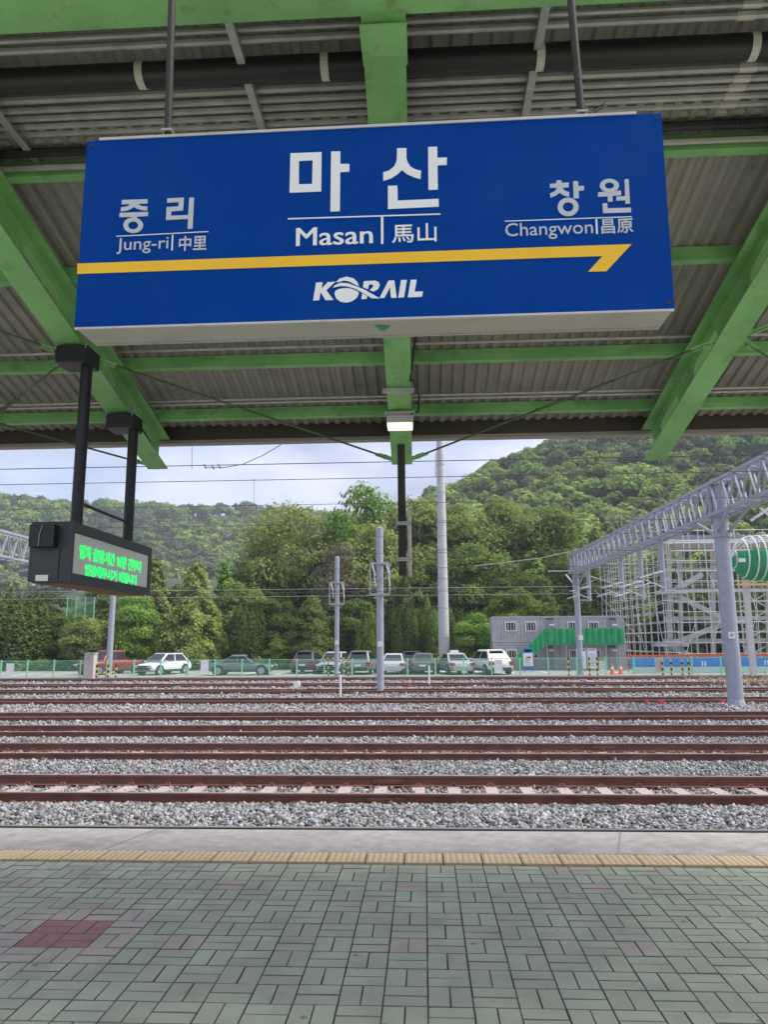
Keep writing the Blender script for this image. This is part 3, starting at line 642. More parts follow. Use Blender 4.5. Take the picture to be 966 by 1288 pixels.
# ------------------------------------------------------------------ LED display on the left rafter
ld = thing('led_display', 'grey hanging LED display with green Korean text', 'display', (0, 0, 0))
lx0, lx1, ly0, ly1, lz0, lz1 = -2.665, -2.38, 4.84, 6.31, 2.095, 2.505
bevel(MB().span((lx0, ly0, lz0), (lx1, ly1, lz1)).build('case', M['ledcase'], ld), .008)
MB().span((lx1-.004, ly0+.0, lz0+.0), (lx1+.012, ly0+.03, lz1)).span((lx1-.004, ly1-.06, lz0), (lx1+.012, ly1, lz1)).span((lx1-.004, ly0+.03, lz1-.075), (lx1+.012, ly1-.06, lz1)).span((lx1-.004, ly0+.03, lz0), (lx1+.012, ly1-.06, lz0+.06)).build('bezel', M['ledcase'], ld)
MB().span((lx1-.002, ly0+.03, lz0+.06), (lx1+.004, ly1-.06, lz1-.075)).build('screen', M['ledpanel'], ld)
MB().span((lx0+.03, ly0-.07, lz0+.23), (lx1-.085, ly0-.001, lz1-.03)).build('fan_cover', M['black'], ld)
MB().span((lx0+.035, ly0-.008, lz0+.02), (lx1-.07, ly0-.001, lz0+.215)).build('service_hatch', M['ledcase'], ld)
MB().span((lx0+.065, ly0-.012, lz0+.005), (lx0+.15, ly0-.0082, lz0+.045)).build('label_plate', M['signwhite'], ld)
MB().path([(lx0+.12, ly0-.075, lz1-.035), (lx0+.105, ly0-.078, lz1-.1), (lx0+.10, ly0-.074, lz0+.235)], .0025, 4).build('loose_wire', M['steel'], ld)
MB().span((lx0+.02, ly0+.03, lz0-.006), (lx1-.02, ly1-.03, lz0-.001)).build('base_plate', mat('rusty_plate', (.16, .1, .07), .8, .2, .3), ld)
def lf_(u, v, d): return (lx1+.004+d, u, v)
def lp_(px, py): q = onx(px, py, lx1+.005); return q[1], q[2]
mb = MB()
for body, a, b, c_, d_ in (('열차 출발시간 10분 전부터', (100, 687), (177, 704), (100, 704), (177, 719)), ('입장해주시기 바랍니다', (107, 709), (172, 724), (107, 725), (172, 736))):
    y0_ = lp_(*a)[0]; y1_ = lp_(*b)[0]; z1_ = (lp_(*a)[1]+lp_(*b)[1])/2; z0_ = (lp_(*c_)[1]+lp_(*d_)[1])/2
    t = text_mesh(body, (y0_, z0_, y1_, z1_), lf_, .004, .008); mb.add(t.v, t.f)
mb.build('led_text', M['led'], ld)
for yy in (5.16, 6.1):
    zt = FZ(yy)-.0; xr = RX[2]+SK*yy+.02
    MB().tube((-2.505, yy, lz1), (-2.505, yy, zt-.13), .042, 14).build('pole', M['black'], ld, smooth=True)
    bevel(MB().span((xr-.10, yy-.10, zt-.135), (xr+.14, yy+.12, zt-.003)).build('junction_box', M['black'], ld), .006)
    u_ = MB()
    for dx in (-.1, .13): u_.tube((xr+dx, yy-.11, zt-.03), (xr+dx+.02, yy+.0, zt+.26), .006, 6)
    u_.build('clamp_bolts', M['steel'], ld)['kind'] = 'stuff'
MB().tube((-2.505, 5.2, 2.86-.16), (-2.505, 6.07, 2.86-.16), .014, 8).build('cross_bar', M['black'], ld, smooth=True)
zz = FZ(5.16); MB().path([(-2.62, 5.12, zz-.09), (-2.72, 5.14, zz-.07), (-2.76, 5.2, zz+.02), (-2.74, 5.3, zz+.12)], .022, 8).build('flexible_cable', M['black'], ld, smooth=True)

# ------------------------------------------------------------------ car park, verge, hills
GZ = -.60
tag(MB().span((-75, 50.2, -.9), (75, 64.5, GZ)).build('car_park', M['asphalt']), kind='structure')
ln = MB()
for i in range(-14, 16): ln.box((i*2.5-1, 57.2, GZ+.006), (.12, 4.6, .006))
tag(ln.build('parking_lines', M['whitepaint']), kind='structure')
tag(MB().span((-75, 49.9, -.9), (75, 50.2, GZ+.08)).build('kerb', M['concrete']), kind='structure')
def hill_z(x, y):
    s = lambda t: np.clip(t, 0, 1)**2*(3-2*np.clip(t, 0, 1))
    # nearer hill on the right
    prof = np.interp(x, [-150, -70, -20, 5, 30, 55, 80, 110, 150, 260, 500], [14, 26, 44, 63, 78, 87, 95, 99, 102, 108, 100])
    yr = 330-.12*np.clip(x-100, 0, 200)
    near = prof*s((y-82)/(yr-82))*np.where(y > yr, 1-.25*s((y-yr)/200), 1)
    prof2 = np.interp(x, [-900, -600, -420, -330, -250, -150, -60, 40, 200], [136, 134, 127, 117, 110, 102, 97, 92, 80])
    far = prof2*s((y-230)/390)
    w_ = 6*np.sin(x*.021+1)*np.sin(y*.017)+3*np.sin(x*.05)*np.cos(y*.043+2)
    return np.maximum(near, far)+w_*s((y-100)/120)-1.0
gx = np.arange(-900, 705, 15.); gy = np.concatenate([np.arange(64, 340, 8.), np.arange(340, 900, 20.)])
XX, YY = np.meshgrid(gx, gy); ZZ = hill_z(XX, YY)+.35
V = np.stack([XX, YY, ZZ], -1).reshape(-1, 3); nx_ = len(gx); F = [(j*nx_+i, j*nx_+i+1, (j+1)*nx_+i+1, (j+1)*nx_+i) for j in range(len(gy)-1) for i in range(nx_-1)]
hm = bpy.data.meshes.new('hills'); hm.from_pydata(V.tolist(), [], F); hm.materials.append(M['hillground']); hm.polygons.foreach_set('use_smooth', [True]*len(F))
tag(link('hills', hm), kind='structure')
tag(MB().span((-90, 64.2, -.9), (90, 84, GZ+.03)).build('verge', M['soil']), kind='structure')

LM = {'olive': leafmat('leaves_olive', (.11, .145, .042), (.23, .30, .095), .45), 'bright': leafmat('leaves_bright', (.10, .18, .04), (.24, .38, .085), .45),
      'dark': leafmat('leaves_dark', (.05, .085, .027), (.125, .18, .055), .4), 'mid': leafmat('leaves_mid', (.085, .135, .035), (.20, .28, .075), .45),
      'yellow': leafmat('leaves_yellow_green', (.135, .165, .048), (.295, .36, .12), .45), 'brown': leafmat('leaves_grey_brown', (.12, .11, .075), (.25, .22, .15), .3),
      'forestA': leafmat('forest_leaves', None, None, .2), 'forestB': leafmat('forest_leaves_far', None, None, .2)}
def blobs(rad, height, base, n, shape):
    out = []
    for _ in range(n*6):
        t = random.random(); 
        if shape == 'round': r = rad*math.sqrt(max(0, 1-(2*t-1)**2))*.95
        elif shape == 'spread': r = rad*(1-abs(2*t-.8)**1.5*.6)
        else: r = rad*(1-t)**.8
        a = random.uniform(0, 2*math.pi); q = r*math.sqrt(random.uniform(.25, 1))
        c = (q*math.cos(a), q*math.sin(a), base+t*(height-base)); s = rad*random.uniform(.24, .40)
        if all((c[0]-o[0])**2+(c[1]-o[1])**2+(c[2]-o[2])**2 > (.55*(s+o[3]))**2 for o in out): out.append((*c, s))
        if len(out) >= n: break
    return out
def crown_broad(rad, height, base, n, leaf, count, m, shape='round', fill=1.):
    bl = blobs(rad, height, base, n, shape); C = []; Nn = []
    tot = sum(b[3]**2 for b in bl)
    for x, y, z, s in bl:
        k = int(count*s*s/tot); d = rand_unit(k); d[:, 2] = np.where(d[:, 2] < -.45, -d[:, 2], d[:, 2])
        rr = s*(1-.45*RNG.random((k, 1))**2*fill)*(1+.15*RNG.normal(size=(k, 1))); p = d*rr*np.array([1.15, 1.15, .85]); C.append(p+np.array([x, y, z])); Nn.append(d+np.array([0, 0, .35]))
    C = np.concatenate(C); Nn = np.concatenate(Nn); A, B = leaf_axes(Nn, leaf)
    return quads_mesh('crown', C, A, B, m), bl
def crown_conifer(rad, height, base, leaf, count, m, droop=.25, power=.75, dense=1.):
    nb = 190; C = []; Nn = []
    for i in range(nb):
        t = (i+random.random())/nb; z = base+(height-base)*t; r = rad*(1-t)**power*random.uniform(.72, 1.12)+.12
        if t < .12: r *= .6+3.3*t
        a = random.uniform(0, 6.283); k = max(6, int(count/nb*(.35+1.3*(1-t))))
        q = (1-RNG.random(k)**1.8*.75); sp = .16+.14*r
        p = np.stack([r*q*math.cos(a), r*q*math.sin(a), z-droop*r*q**2+.12*r], 1)+RNG.normal(0, sp*.55, (k, 3))*np.array([1, 1, .7])
        C.append(p); Nn.append(np.tile(np.array([math.cos(a), math.sin(a), .8]), (k, 1)))
    C = np.concatenate(C); Nn = np.concatenate(Nn); A, B = leaf_axes(Nn, leaf, .8); return quads_mesh('crown', C, A, B, m)
def crown_columns(rad, height, base, leaf, count, m):
    """upright feathery evergreen: a cluster of flame-shaped spires"""
    C = []; Nn = []; ns = 16
    for i in range(ns):
        a = random.uniform(0, 6.283); q = rad*math.sqrt(random.random())*.8; cx, cy = q*math.cos(a), q*math.sin(a)
        h = (height-base)*(1-.42*(q/rad)**1.5)*random.uniform(.82, 1); rr = rad*random.uniform(.26, .36); k = count//ns
        t = RNG.random(k)**1.15; ang = RNG.uniform(0, 6.283, k); r = rr*np.sin(np.clip(t*.93+.09, 0, 1)*math.pi)**.7*(1-.25*RNG.random(k))
        C.append(np.stack([cx+r*np.cos(ang)+.10*cx*t*2, cy+r*np.sin(ang), base+h*t], 1)); Nn.append(np.stack([np.cos(ang), np.sin(ang), .35+0*t], 1))
    C = np.concatenate(C); Nn = np.concatenate(Nn); A, B = leaf_axes(Nn, leaf, .6); return quads_mesh('crown', C, A, B, m)
def trunk_mesh(height, r, limbs, m=None):
    mb = MB(); p = [(0, 0, -.3), (random.uniform(-.15, .15), 0, height*.35), (random.uniform(-.25, .25), random.uniform(-.2, .2), height*.75)]
    mb.tube(p[0], p[1], r, 8, r*.75); mb.tube(p[1], p[2], r*.75, 8, r*.3)
    for x, y, z, s in limbs:
        q = Vector(p[1]).lerp(Vector(p[2]), random.uniform(0, .8)); e = Vector((x*.9, y*.9, z)); mid = q.lerp(e, .5)+Vector((0, 0, -.1*s))
        mb.tube(q, mid, r*.34, 5, r*.22, caps=False); mb.tube(mid, e, r*.22, 5, r*.07, caps=False)
    return mb.mesh('trunk', m or M['bark'], True)
TP = {}
def proto(key, kind, mname, **k):
    m = LM[mname]
    if kind == 'broad':
        cm, bl = crown_broad(k.get('rad', 3.6), 10, k.get('base', 2.2), k.get('n', 34), k.get('leaf', .21), k.get('count', 17000)*1, m, k.get('shape', 'round'), k.get('fill', 1.)); tm_ = trunk_mesh(10, .22, random.sample(bl, min(14, len(bl))))
    elif kind == 'conifer': cm = crown_conifer(k.get('rad', 3.0), 10, k.get('base', .5), k.get('leaf', .18), k.get('count', 20000), m, k.get('droop', .3), k.get('power', .7)); tm_ = trunk_mesh(10, .2, [])
    else: cm = crown_columns(k.get('rad', 2.4), 10, .2, k.get('leaf', .18), k.get('count', 20000), m); tm_ = trunk_mesh(9, .2, [])
    TP[key] = (cm, tm_)
proto('oliveconifer', 'conifer', 'yellow', rad=3.4, droop=.35, power=.62); proto('oliveconifer2', 'conifer', 'olive', rad=3.6, droop=.3, power=.5)
proto('conegreen', 'conifer', 'bright', rad=2.2, droop=.15, power=.85); proto('coneolive', 'conifer', 'yellow', rad=2.1, droop=.15, power=.8)
proto('darkcol', 'columns', 'dark', rad=3.0); proto('darkcol2', 'columns', 'mid', rad=2.8)
proto('bright', 'broad', 'bright', n=30, rad=4.2, shape='spread', base=1.2); proto('maple', 'broad', 'bright', n=44, rad=4.4, base=1.0, count=21000)
proto('oliveround', 'broad', 'olive', n=44, rad=4.3, base=1.5, count=20000); proto('oliveround2', 'broad', 'yellow', n=40, rad=4.2, base=1.2, count=20000)
proto('midround', 'broad', 'mid', n=38, rad=4.0, base=1.0, count=19000); proto('darkround', 'broad', 'dark', n=34, rad=4.0, base=.8, count=19000)
proto('wispy', 'broad', 'yellow', n=34, rad=3.6, base=2.2, count=6500, leaf=.17, fill=1.3); proto('brownround', 'broad', 'brown', n=36, rad=3.4, base=1.5, count=8000, leaf=.16)
def tree(key, px, ytop, Y, label, name='tree', width=1., group=None, cat='tree'):
    """a tree whose top is seen at photo pixel (px, ytop), standing at distance Y"""
    p = at(px, ytop, Y); g = max(GZ, float(hill_z(p[0], Y))+.3) if Y > 84 else GZ
    h = (p[2]-g)/10.25; t = thing(name, label, cat, (p[0], Y, g), group, random.uniform(0, 6.28))
    c = link('crown', TP[key][0], t); c.scale = (h*width, h*width, h); tr = link('trunk', TP[key][1], t); tr.scale = (h*width*.9, h*width*.9, h)
    return t
T = tree
# front row along the car park
T('darkcol', 28, 722, 67, 'broad dark evergreen tree at the far left edge, left of the concrete cabinet', 'evergreen_tree', 1.3)
T('darkcol2', 4, 738, 68, 'dark evergreen tree cut by the left picture edge', 'evergreen_tree', 1.1)
T('oliveround2', 108, 782, 66, 'low yellow green tree behind the grey concrete cabinet', 'broadleaf_tree', 1.15)
T('darkround', 75, 772, 69, 'dark green round tree between the left evergreen and the low yellow green tree', 'broadleaf_tree', 1.1)
T('bright', 172, 750, 66.5, 'bright green tree with layered branches behind the red pickup', 'broadleaf_tree', .95)
T('coneolive', 196, 700, 74, 'yellow green conical tree just right of the LED display', 'conifer_tree', 1.1)
T('oliveconifer', 248, 706, 67, 'large olive yellow conifer behind the white crossover', 'conifer_tree', .98)
T('conegreen', 283, 706, 77, 'slim green conical tree rising behind the large olive conifer', 'conifer_tree', 1.0)
T('darkcol', 312, 742, 67.5, 'dark upright evergreen behind the long grey green sedan', 'evergreen_tree', .95)
T('darkround', 345, 752, 70, 'dark tree with layered branches between the upright evergreen and the olive conifer', 'broadleaf_tree', .9)
T('oliveconifer2', 392, 748, 66.5, 'rounded olive conifer behind the dark car seen from the rear', 'conifer_tree', 1.02)
T('midround', 352, 806, 65.8, 'low light green bush in front of the dark layered tree', 'bush', 1.3, cat='bush')
T('darkround', 440, 752, 70, 'dark green tree directly behind the shorter grey post', 'broadleaf_tree', 1.05)
T('darkcol2', 462, 758, 68, 'upright evergreen just left of the central grey post', 'evergreen_tree', 1.0)
T('darkcol', 505, 745, 68, 'dark upright evergreen below the end of the hanging pole', 'evergreen_tree', 1.0)
T('darkcol2', 545, 738, 69, 'upright evergreen just left of the tall pale mast', 'evergreen_tree', .95)
T('darkcol', 590, 752, 68.5, 'dark upright evergreen just right of the tall pale mast', 'evergreen_tree', 1.0)
T('bright', 598, 772, 66, 'light green leafy tree at the left end of the grey container office', 'broadleaf_tree', 1.0)
T('midround', 640, 748, 72, 'leafy tree rising over the left roof of the container office', 'broadleaf_tree', 1.1)
# second row
T('oliveround', 330, 700, 84, 'olive tree between the slim cone and the tall wispy tree', 'broadleaf_tree', .75)
T('wispy', 362, 640, 86, 'tall wispy yellow green tree with bare twigs standing against the sky', 'broadleaf_tree', .85)
T('oliveround2', 352, 668, 90, 'yellow green tree behind the tall wispy tree', 'broadleaf_tree', .75)
T('maple', 455, 629, 90, 'tall bright green tree reaching the skyline between the two grey posts', 'broadleaf_tree', .72)
T('darkround', 418, 680, 88, 'dark tree left of the tall bright green tree', 'broadleaf_tree', .65)
T('brownround', 425, 690, 80, 'bare grey brown vine covered tree beside the shorter grey post', 'broadleaf_tree', .62)
T('oliveround2', 520, 640, 90, 'big olive tree crossed by the hanging dark pole', 'broadleaf_tree', .78)
T('oliveround', 575, 645, 93, 'big olive tree crossed by the tall pale mast', 'broadleaf_tree', .78)
T('oliveround2', 470, 672, 84, 'olive tree behind the top of the central grey post', 'broadleaf_tree', .75)
T('oliveround', 628, 640, 96, 'wide olive tree right of the tall pale mast', 'broadleaf_tree', .85)
T('midround', 688, 650, 94, 'round mid green tree under the wooded hill, left of the gantry', 'broadleaf_tree', .8)
T('darkround', 560, 700, 82, 'dark tree in the middle of the olive trees right of the central post', 'broadleaf_tree', .9)
T('midround', 605, 695, 82, 'mid green tree halfway up the slope right of the tall pale mast', 'broadleaf_tree', .9)
T('oliveconifer2', 520, 700, 79, 'olive conifer just under the end of the hanging dark pole', 'conifer_tree', .8)
T('conegreen', 668, 692, 80, 'bright green cone shaped tree behind the container office roof', 'conifer_tree', 1.3)
T('darkround', 705, 705, 84, 'dark tree behind the left post of the gantry', 'broadleaf_tree', .8)
T('coneolive', 748, 662, 96, 'olive cone shaped tree peeping over the gantry truss', 'conifer_tree', .9)
T('oliveround', 762, 700, 88, 'olive tree behind the right end of the container office', 'broadleaf_tree', .8)
T('darkround', 655, 720, 78, 'dark tree low behind the container office roof', 'broadleaf_tree', .9)
for i, (px, yt, Y, key) in enumerate([(800, 712, 92, 'darkround'), (838, 705, 94, 'midround'), (875, 712, 95, 'darkround'), (915, 690, 97, 'darkround'), (955, 700, 97, 'midround'), (995, 690, 97, 'darkround'), (860, 745, 88, 'darkround'), (930, 745, 88, 'darkround')]):
    T(key, px, yt, Y, ['dark tree behind the left side of the scaffolding, next to the container office', 'mid green tree behind the left corner of the scaffolding', 'dark tree behind the scaffolding just left of the near gantry post', 'tall dark tree directly behind the near gantry post', 'mid green tree behind the green netted footbridge',
        'dark tree at the right picture edge behind the footbridge', 'low dark tree behind the stair tower, left of the near gantry post', 'low dark tree behind the stair tower, right of the near gantry post'][i], 'broadleaf_tree', .85, 'trees behind the scaffolding')
for i, (px, yt, Y, key) in enumerate([(140, 735, 78, 'midround'), (60, 745, 80, 'darkround'), (-30, 725, 76, 'darkcol'), (215, 735, 80, 'darkround'), (300, 740, 78, 'midround')]):
    T(key, px, yt, Y, ['mid green tree behind the left grey post and the bright layered tree', 'dark tree behind the front evergreens near the left edge, below the LED display', 'dark evergreen behind the front trees at the very left edge', 'dark tree in the gap between the bright layered tree and the large olive conifer',
        'mid green tree in the gap between the large olive conifer and the dark upright evergreen'][i], 'broadleaf_tree', 1., 'trees of the second row on the left')
# bare branches of a dead tree on the hillside and twigs of the wispy tree
dt = thing('dead_tree', 'leafless pale dead tree on the slope above the gantry', 'tree', tuple(at(783, 672, 120)))
db = MB(); B0 = Vector((0, 0, -2))
for k in range(9):
    a = random.uniform(-1.1, 1.1); e = Vector((math.sin(a)*random.uniform(3, 6), random.uniform(-2, 2), math.cos(a)*random.uniform(4, 7))); db.tube(B0, B0.lerp(e, .5)+Vector((0, 0, .4)), .12, 5, .08); db.tube(B0.lerp(e, .5)+Vector((0, 0, .4)), e, .08, 5, .02)
    for q in range(3): f = e.lerp(B0, random.uniform(.1, .45)); db.tube(f, f+Vector((random.uniform(-1.5, 1.5), random.uniform(-1, 1), random.uniform(.3, 1.6))), .05, 4, .015)
db.build('branches', M['paleb'], dt)
# undergrowth below the trees
n = 16000; x = RNG.uniform(-50, 34, n); y = RNG.uniform(64.4, 66.2, n); hgt = .35+.55*np.abs(np.sin(x*.31)*np.sin(x*.83+1))+.25*RNG.random(n)
C = np.stack([x, y, GZ+hgt*RNG.random(n)], 1); A, B = leaf_axes(np.tile([0, -.5, .8], (n, 1)), .22)
tag(link('undergrowth', quads_mesh('undergrowth', C, A, B, LM['olive'])), 'low undergrowth along the back of the car park', None, kind='stuff')
# dry weeds between the far tracks
n = 900; x = RNG.uniform(15, 24, n); y = RNG.uniform(38, 46, n); C = np.stack([x, y, -.55+.25*RNG.random(n)], 1); A, B = leaf_axes(np.tile([0, -1., .2], (n, 1)), .10)
tag(link('dry_weeds', quads_mesh('dry_weeds', C, A*.4, B*1.6, mat('dry_grass', (.30, .25, .15), .9, 0, .2))), 'dry brown weeds beside the right hand post', None, kind='stuff')

# forests on the hills: thousands of distant crowns
def forest(name, x0, x1, y0, y1, step, rad, leaf, per, m, cond):
    C = []; Nn = []; cs = []; T = []
    yv = y0
    while yv < y1:
        xv = x0+random.uniform(0, step)
        while xv < x1:
            cx, cy = xv+random.uniform(-.45, .45)*step, yv+random.uniform(-.45, .45)*step
            if cond(cx, cy): cs.append((cx, cy))
            xv += step
        yv += step
    for cx, cy in cs:
        kind = math.sin(cx*.045+1.3*math.sin(cy*.03))*.3+random.gauss(.45, .26); conif = kind < .22
        s = rad*random.uniform(.6, 1.4)*(.75 if conif else 1); g = float(hill_z(cx, cy)); k = int(per*(s/rad)**1.7)
        nb = 9 if not conif else 5; d = rand_unit(k); d[:, 2] = np.abs(d[:, 2])*1.15-.28; d[:, 1] -= .2
        bc = rand_unit(nb)*.62; bc[:, 2] = np.abs(bc[:, 2])*.8-.1; bi = RNG.integers(0, nb, k)
        p = (bc[bi]+d*.46*(1-.3*RNG.random((k, 1))))*s
        if conif: t_ = np.clip((p[:, 2:3]/s+.6)/1.6, 0, 1); p *= np.concatenate([1.15-.8*t_, 1.15-.8*t_, np.full_like(t_, 1.5)], 1)
        C.append(p+np.array([cx, cy, g+s*.95])); Nn.append(d+bc[bi]*.5+np.array([0, 0, .3])); T.append(np.full(k, np.clip(kind, 0, 1)))
    C = np.concatenate(C); Nn = np.concatenate(Nn); A, B = leaf_axes(Nn, leaf, .55); me = quads_mesh(name, C, A, B, m)
    at_ = me.attributes.new('tint', 'FLOAT', 'FACE'); at_.data.foreach_set('value', np.concatenate(T).astype(np.float32)); return me
def cond_near(x, y):
    px = PCX+FOC*((x*RGT[0]+y*RGT[1])/(x*FWD[0]+y*FWD[1])); return 455 < px < 1010
def cond_far(x, y):
    px = PCX+FOC*((x*RGT[0]+y*RGT[1])/(x*FWD[0]+y*FWD[1])); return -40 < px < 560
tag(link('hillside_forest', forest('hillside_forest', -40, 210, 98, 345, 4.9, 3.8, .68, 360, LM['forestA'], cond_near)), 'green mixed forest covering the steep hill on the right', None, kind='stuff')
tag(link('distant_forest', forest('distant_forest', -520, 20, 300, 650, 8.2, 5.6, 1.35, 120, LM['forestB'], cond_far)), 'hazy forest covering the far hill on the left', None, kind='stuff')

# ------------------------------------------------------------------ posts, gantries, wires
def plate(o, px, py, Y, s, txt=None):
    p = at(px, py, Y); MB().box((p[0], Y, p[2]), (s, .02, s*1.05)).build('number_plate', M['whitepaint'], o)
    if txt: text_mesh(txt, (p[0]-s*.3, p[2]-s*.25, p[0]+s*.3, p[2]+s*.25), lambda u, v, d: (u, Y-.012-d, v), .003).build('number', M['black'], o)
def mast(px0, y0, px1, y1, Y, r, label, bracket=None, numb=None):
    b, t_ = at(px0, y0, Y), at(px1, y1, Y); x = (b[0]+t_[0])/2
    o = thing('grey_post', label, 'post', (0, 0, 0)); MB().tube((x, Y, b[2]-.2), (x, Y, t_[2]), r, 16).tube((x, Y, t_[2]), (x, Y, t_[2]+.05), r*1.02, 16, r*.6).build('shaft', M['pole_grey'], o, smooth=True)
    MB().tube((x, Y, b[2]-.05), (x, Y, b[2]+.05), r*1.7, 12).build('footing', M['concrete'], o)
    if bracket:
        pl0, ytop, pr0, ybot = bracket; z1, z0 = at(px1, ytop, Y)[2], at(px1, ybot, Y)[2]; xl_, xr_ = at(pl0, ytop, Y)[0], at(pr0, ytop, Y)[0]
        f = MB(); yy = Y-r-.06
        f.beam((xl_, yy, z1), (xr_, yy, z1), .08, .08).beam((xl_, yy, z0), (xr_, yy, z0), .08, .1)
        f.beam((xl_, yy, z0), (xl_, yy, z1), .07, .07).beam((xr_, yy, z0), (xr_, yy, z1), .07, .07); f.beam((xl_, yy, (z0+z1)/2), (xr_, yy, (z0+z1)/2), .04, .05)
        f.build('bracket_frame', M['steel'], o)
        ins = MB()
        for xx in (xl_+.12, xr_-.12):
            for k in range(7): z = z1-.12-k*.09*(z1-z0)/1.9; ins.tube((xx+.02*k, yy-.05, z), (xx+.02*k, yy-.05, z-.045), .07, 8, .05)
            ins.tube((xx, yy-.05, z1), (xx+.15, yy-.05, z0+.4), .02, 6)
        ins.build('insulator', M['whitepaint'], o)
        for z in (z1-.02, z0+.02): MB().box((x, Y, z), (r*2.5, r*2.5, .09)).build('collar', M['steel'], o)
    if numb: plate(o, *numb)
    return o
mast(478, 871, 478, 664, 36.4, .175, 'thick grey steel post standing among the tracks in the middle', (466, 709, 490, 748), (478.5, 810, 36.2, .24))
mast(424, 846, 423.5, 701, 50.0, .15, 'shorter grey post behind the fence, left of the thick central post', (415, 733, 433, 760), (424, 808, 49.8, .26))
o = thing('lighting_mast', 'very tall pale tapering mast rising behind the parked cars', 'mast', (0, 0, 0))
b, t_ = at(559, 830, 66), at(553.5, 530, 66); MB().tube((b[0], 66, GZ), (t_[0]*.4+b[0]*.6, 66, t_[2]+3), .50, 20, .30).build('shaft', mat('pale_concrete_mast', (.50, .49, .52), .7, 0, .1, 1.5, dirt=(.33, .32, .33), dscale=1.2, pos=True), o, smooth=True)
rg = MB()
for k in range(8): MB().tube((b[0], 66, 2+k*2.6), (b[0], 66, 2.05+k*2.6), .505-k*.020, 20).build('joint_ring', M['pole_grey'], o)

def gantry(x0, y0, x1, y1, zb0, zt0, label, posts, npan, drops=()):
    g = thing('overhead_gantry', label, 'gantry', (0, 0, 0)); hw = .33
    def pt(t, s, z): return (x0+(x1-x0)*t+s*hw, y0+(y1-y0)*t, z)
    for s in (-1, 1):
        for z in (zb0, zt0): MB().beam(pt(0, s, z), pt(1, s, z), .11, .11).build('chord', M['pole_grey'], g)
        sm = None
        for k in range(npan):
            t0, t1 = k/npan, (k+1)/npan; a, b_ = (zb0, zt0) if k % 2 == 0 else (zt0, zb0)
            base = Vector(pt(t0, s, 0)); 
            key = k % 2
            if sm is None: sm = {}
            if key not in sm:
                m_ = MB().beam(Vector(pt(t0, s, a))-base, Vector(pt(t1, s, b_))-base, .06, .06); sm[key] = m_.mesh('lattice_strut', M['pole_grey'])
            link('lattice_strut', sm[key], g, base)
    cm = MB()
    for k in range(npan+1):
        t = k/npan
        for z in (zb0, zt0): cm.beam(pt(t, -1, z), pt(t, 1, z), .05, .05)
        if k < npan: cm.beam(pt(t, -1 if k % 2 else 1, zt0), pt(t+1/npan, 1 if k % 2 else -1, zt0), .045, .045); cm.beam(pt(t, -1 if k % 2 else 1, zb0), pt(t+1/npan, 1 if k % 2 else -1, zb0), .045, .045)
    cm.build('cross_lacing', M['pole_grey'], g)['kind'] = 'stuff'
    for (px, yb, Y, r, ztop) in posts:
        tt = (Y-y0)/(y1-y0); x = x0+(x1-x0)*tt; zz0 = at(px, yb, Y)[2]
        zz0 = min(zz0, -.55)
        p = MB().tube((x, Y, zz0), (x, Y, ztop), r, 18, r*.97).build('post', M['pole_grey'], g, smooth=True)
        MB().tube((x, Y, zz0-.02), (x, Y, zz0+.04), r*1.6, 16).tube((x, Y, zz0+.04), (x, Y, zz0+.3), r*1.25, 12, r).build('base_flange', M['pole_grey'], p)
        c_ = MB()
        for z in (zb0-.05, zt0): c_.tube((x, Y, z-.07), (x, Y, z+.07), r*1.25, 14)
        for s in (-1, 1):
            for e in (-1, 1): c_.beam((x+s*hw*.6, Y, zb0-.75), (x+s*hw, Y+e*1.7, zb0), .09, .09)
            c_.beam((x+s*hw, Y, zb0-.1), (x+s*hw, Y, zt0+.05), .1, .1)
        c_.tube((x, Y, zb0-.85), (x, Y, zb0-.7), r*1.3, 14)
        c_.build('post_bracket', M['pole_grey'], p)
    for Y, dz in drops:
        tt = (Y-y0)/(y1-y0); x = x0+(x1-x0)*tt
        d = MB().tube((x, Y, zb0), (x, Y, zb0-dz), .13, 12).build('drop_post', M['pole_grey'], g, smooth=True)
        ar = MB(); zc = zb0-dz
        ar.tube((x, Y-.1, zc+.9), (x-1.3, Y-.9, zc+.55), .03, 6).tube((x, Y-.1, zc+.15), (x-1.4, Y-.9, zc+.6), .03, 6).tube((x-.7, Y-.5, zc+.36), (x-1.6, Y-1., zc+.1), .025, 6)
        for k in range(5): q = Vector((x-.18-.09*k, Y-.2-.06*k, zc+.85-.025*k)); ar.tube(q, q+Vector((-.05, -.03, -.012)), .08, 8)
        ar.build('cantilever', M['pole_grey'], d)
    return g
zt = at(905, 606, 27.6)[2]; zb = at(908, 652, 27.6)[2]
def gx_(Y): return 10.30+(11.02-10.30)*(50.5-Y)/(50.5-27.6)
gr = gantry(gx_(51), 51, gx_(15), 15, 6.25, 7.42, 'long grey lattice gantry crossing the tracks on the right', [(926, 890, 27.6, .27, 7.6), (735, 845, 50.5, .2, 7.4)], 72, [(47.2, 2.1), (40.2, 2.4), (37.0, 2.6), (34, 2.4)])
plate(gr, 921, 799, 27.3, .23, '47'); plate(gr, 731, 802, 50.2, .3)
pB = at(731, 725, 50.2); fr = MB()
for dx in (-.55, .55): fr.beam((pB[0]+dx, 50.1, at(731, 755, 50.2)[2]), (pB[0]+dx, 50.1, pB[2]), .08, .08)
fr.beam((pB[0]-.55, 50.1, at(731, 755, 50.2)[2]), (pB[0]+.55, 50.1, at(731, 755, 50.2)[2]), .1, .08).beam((pB[0]-.6, 50.1, pB[2]), (pB[0]+.6, 50.1, pB[2]), .1, .08)
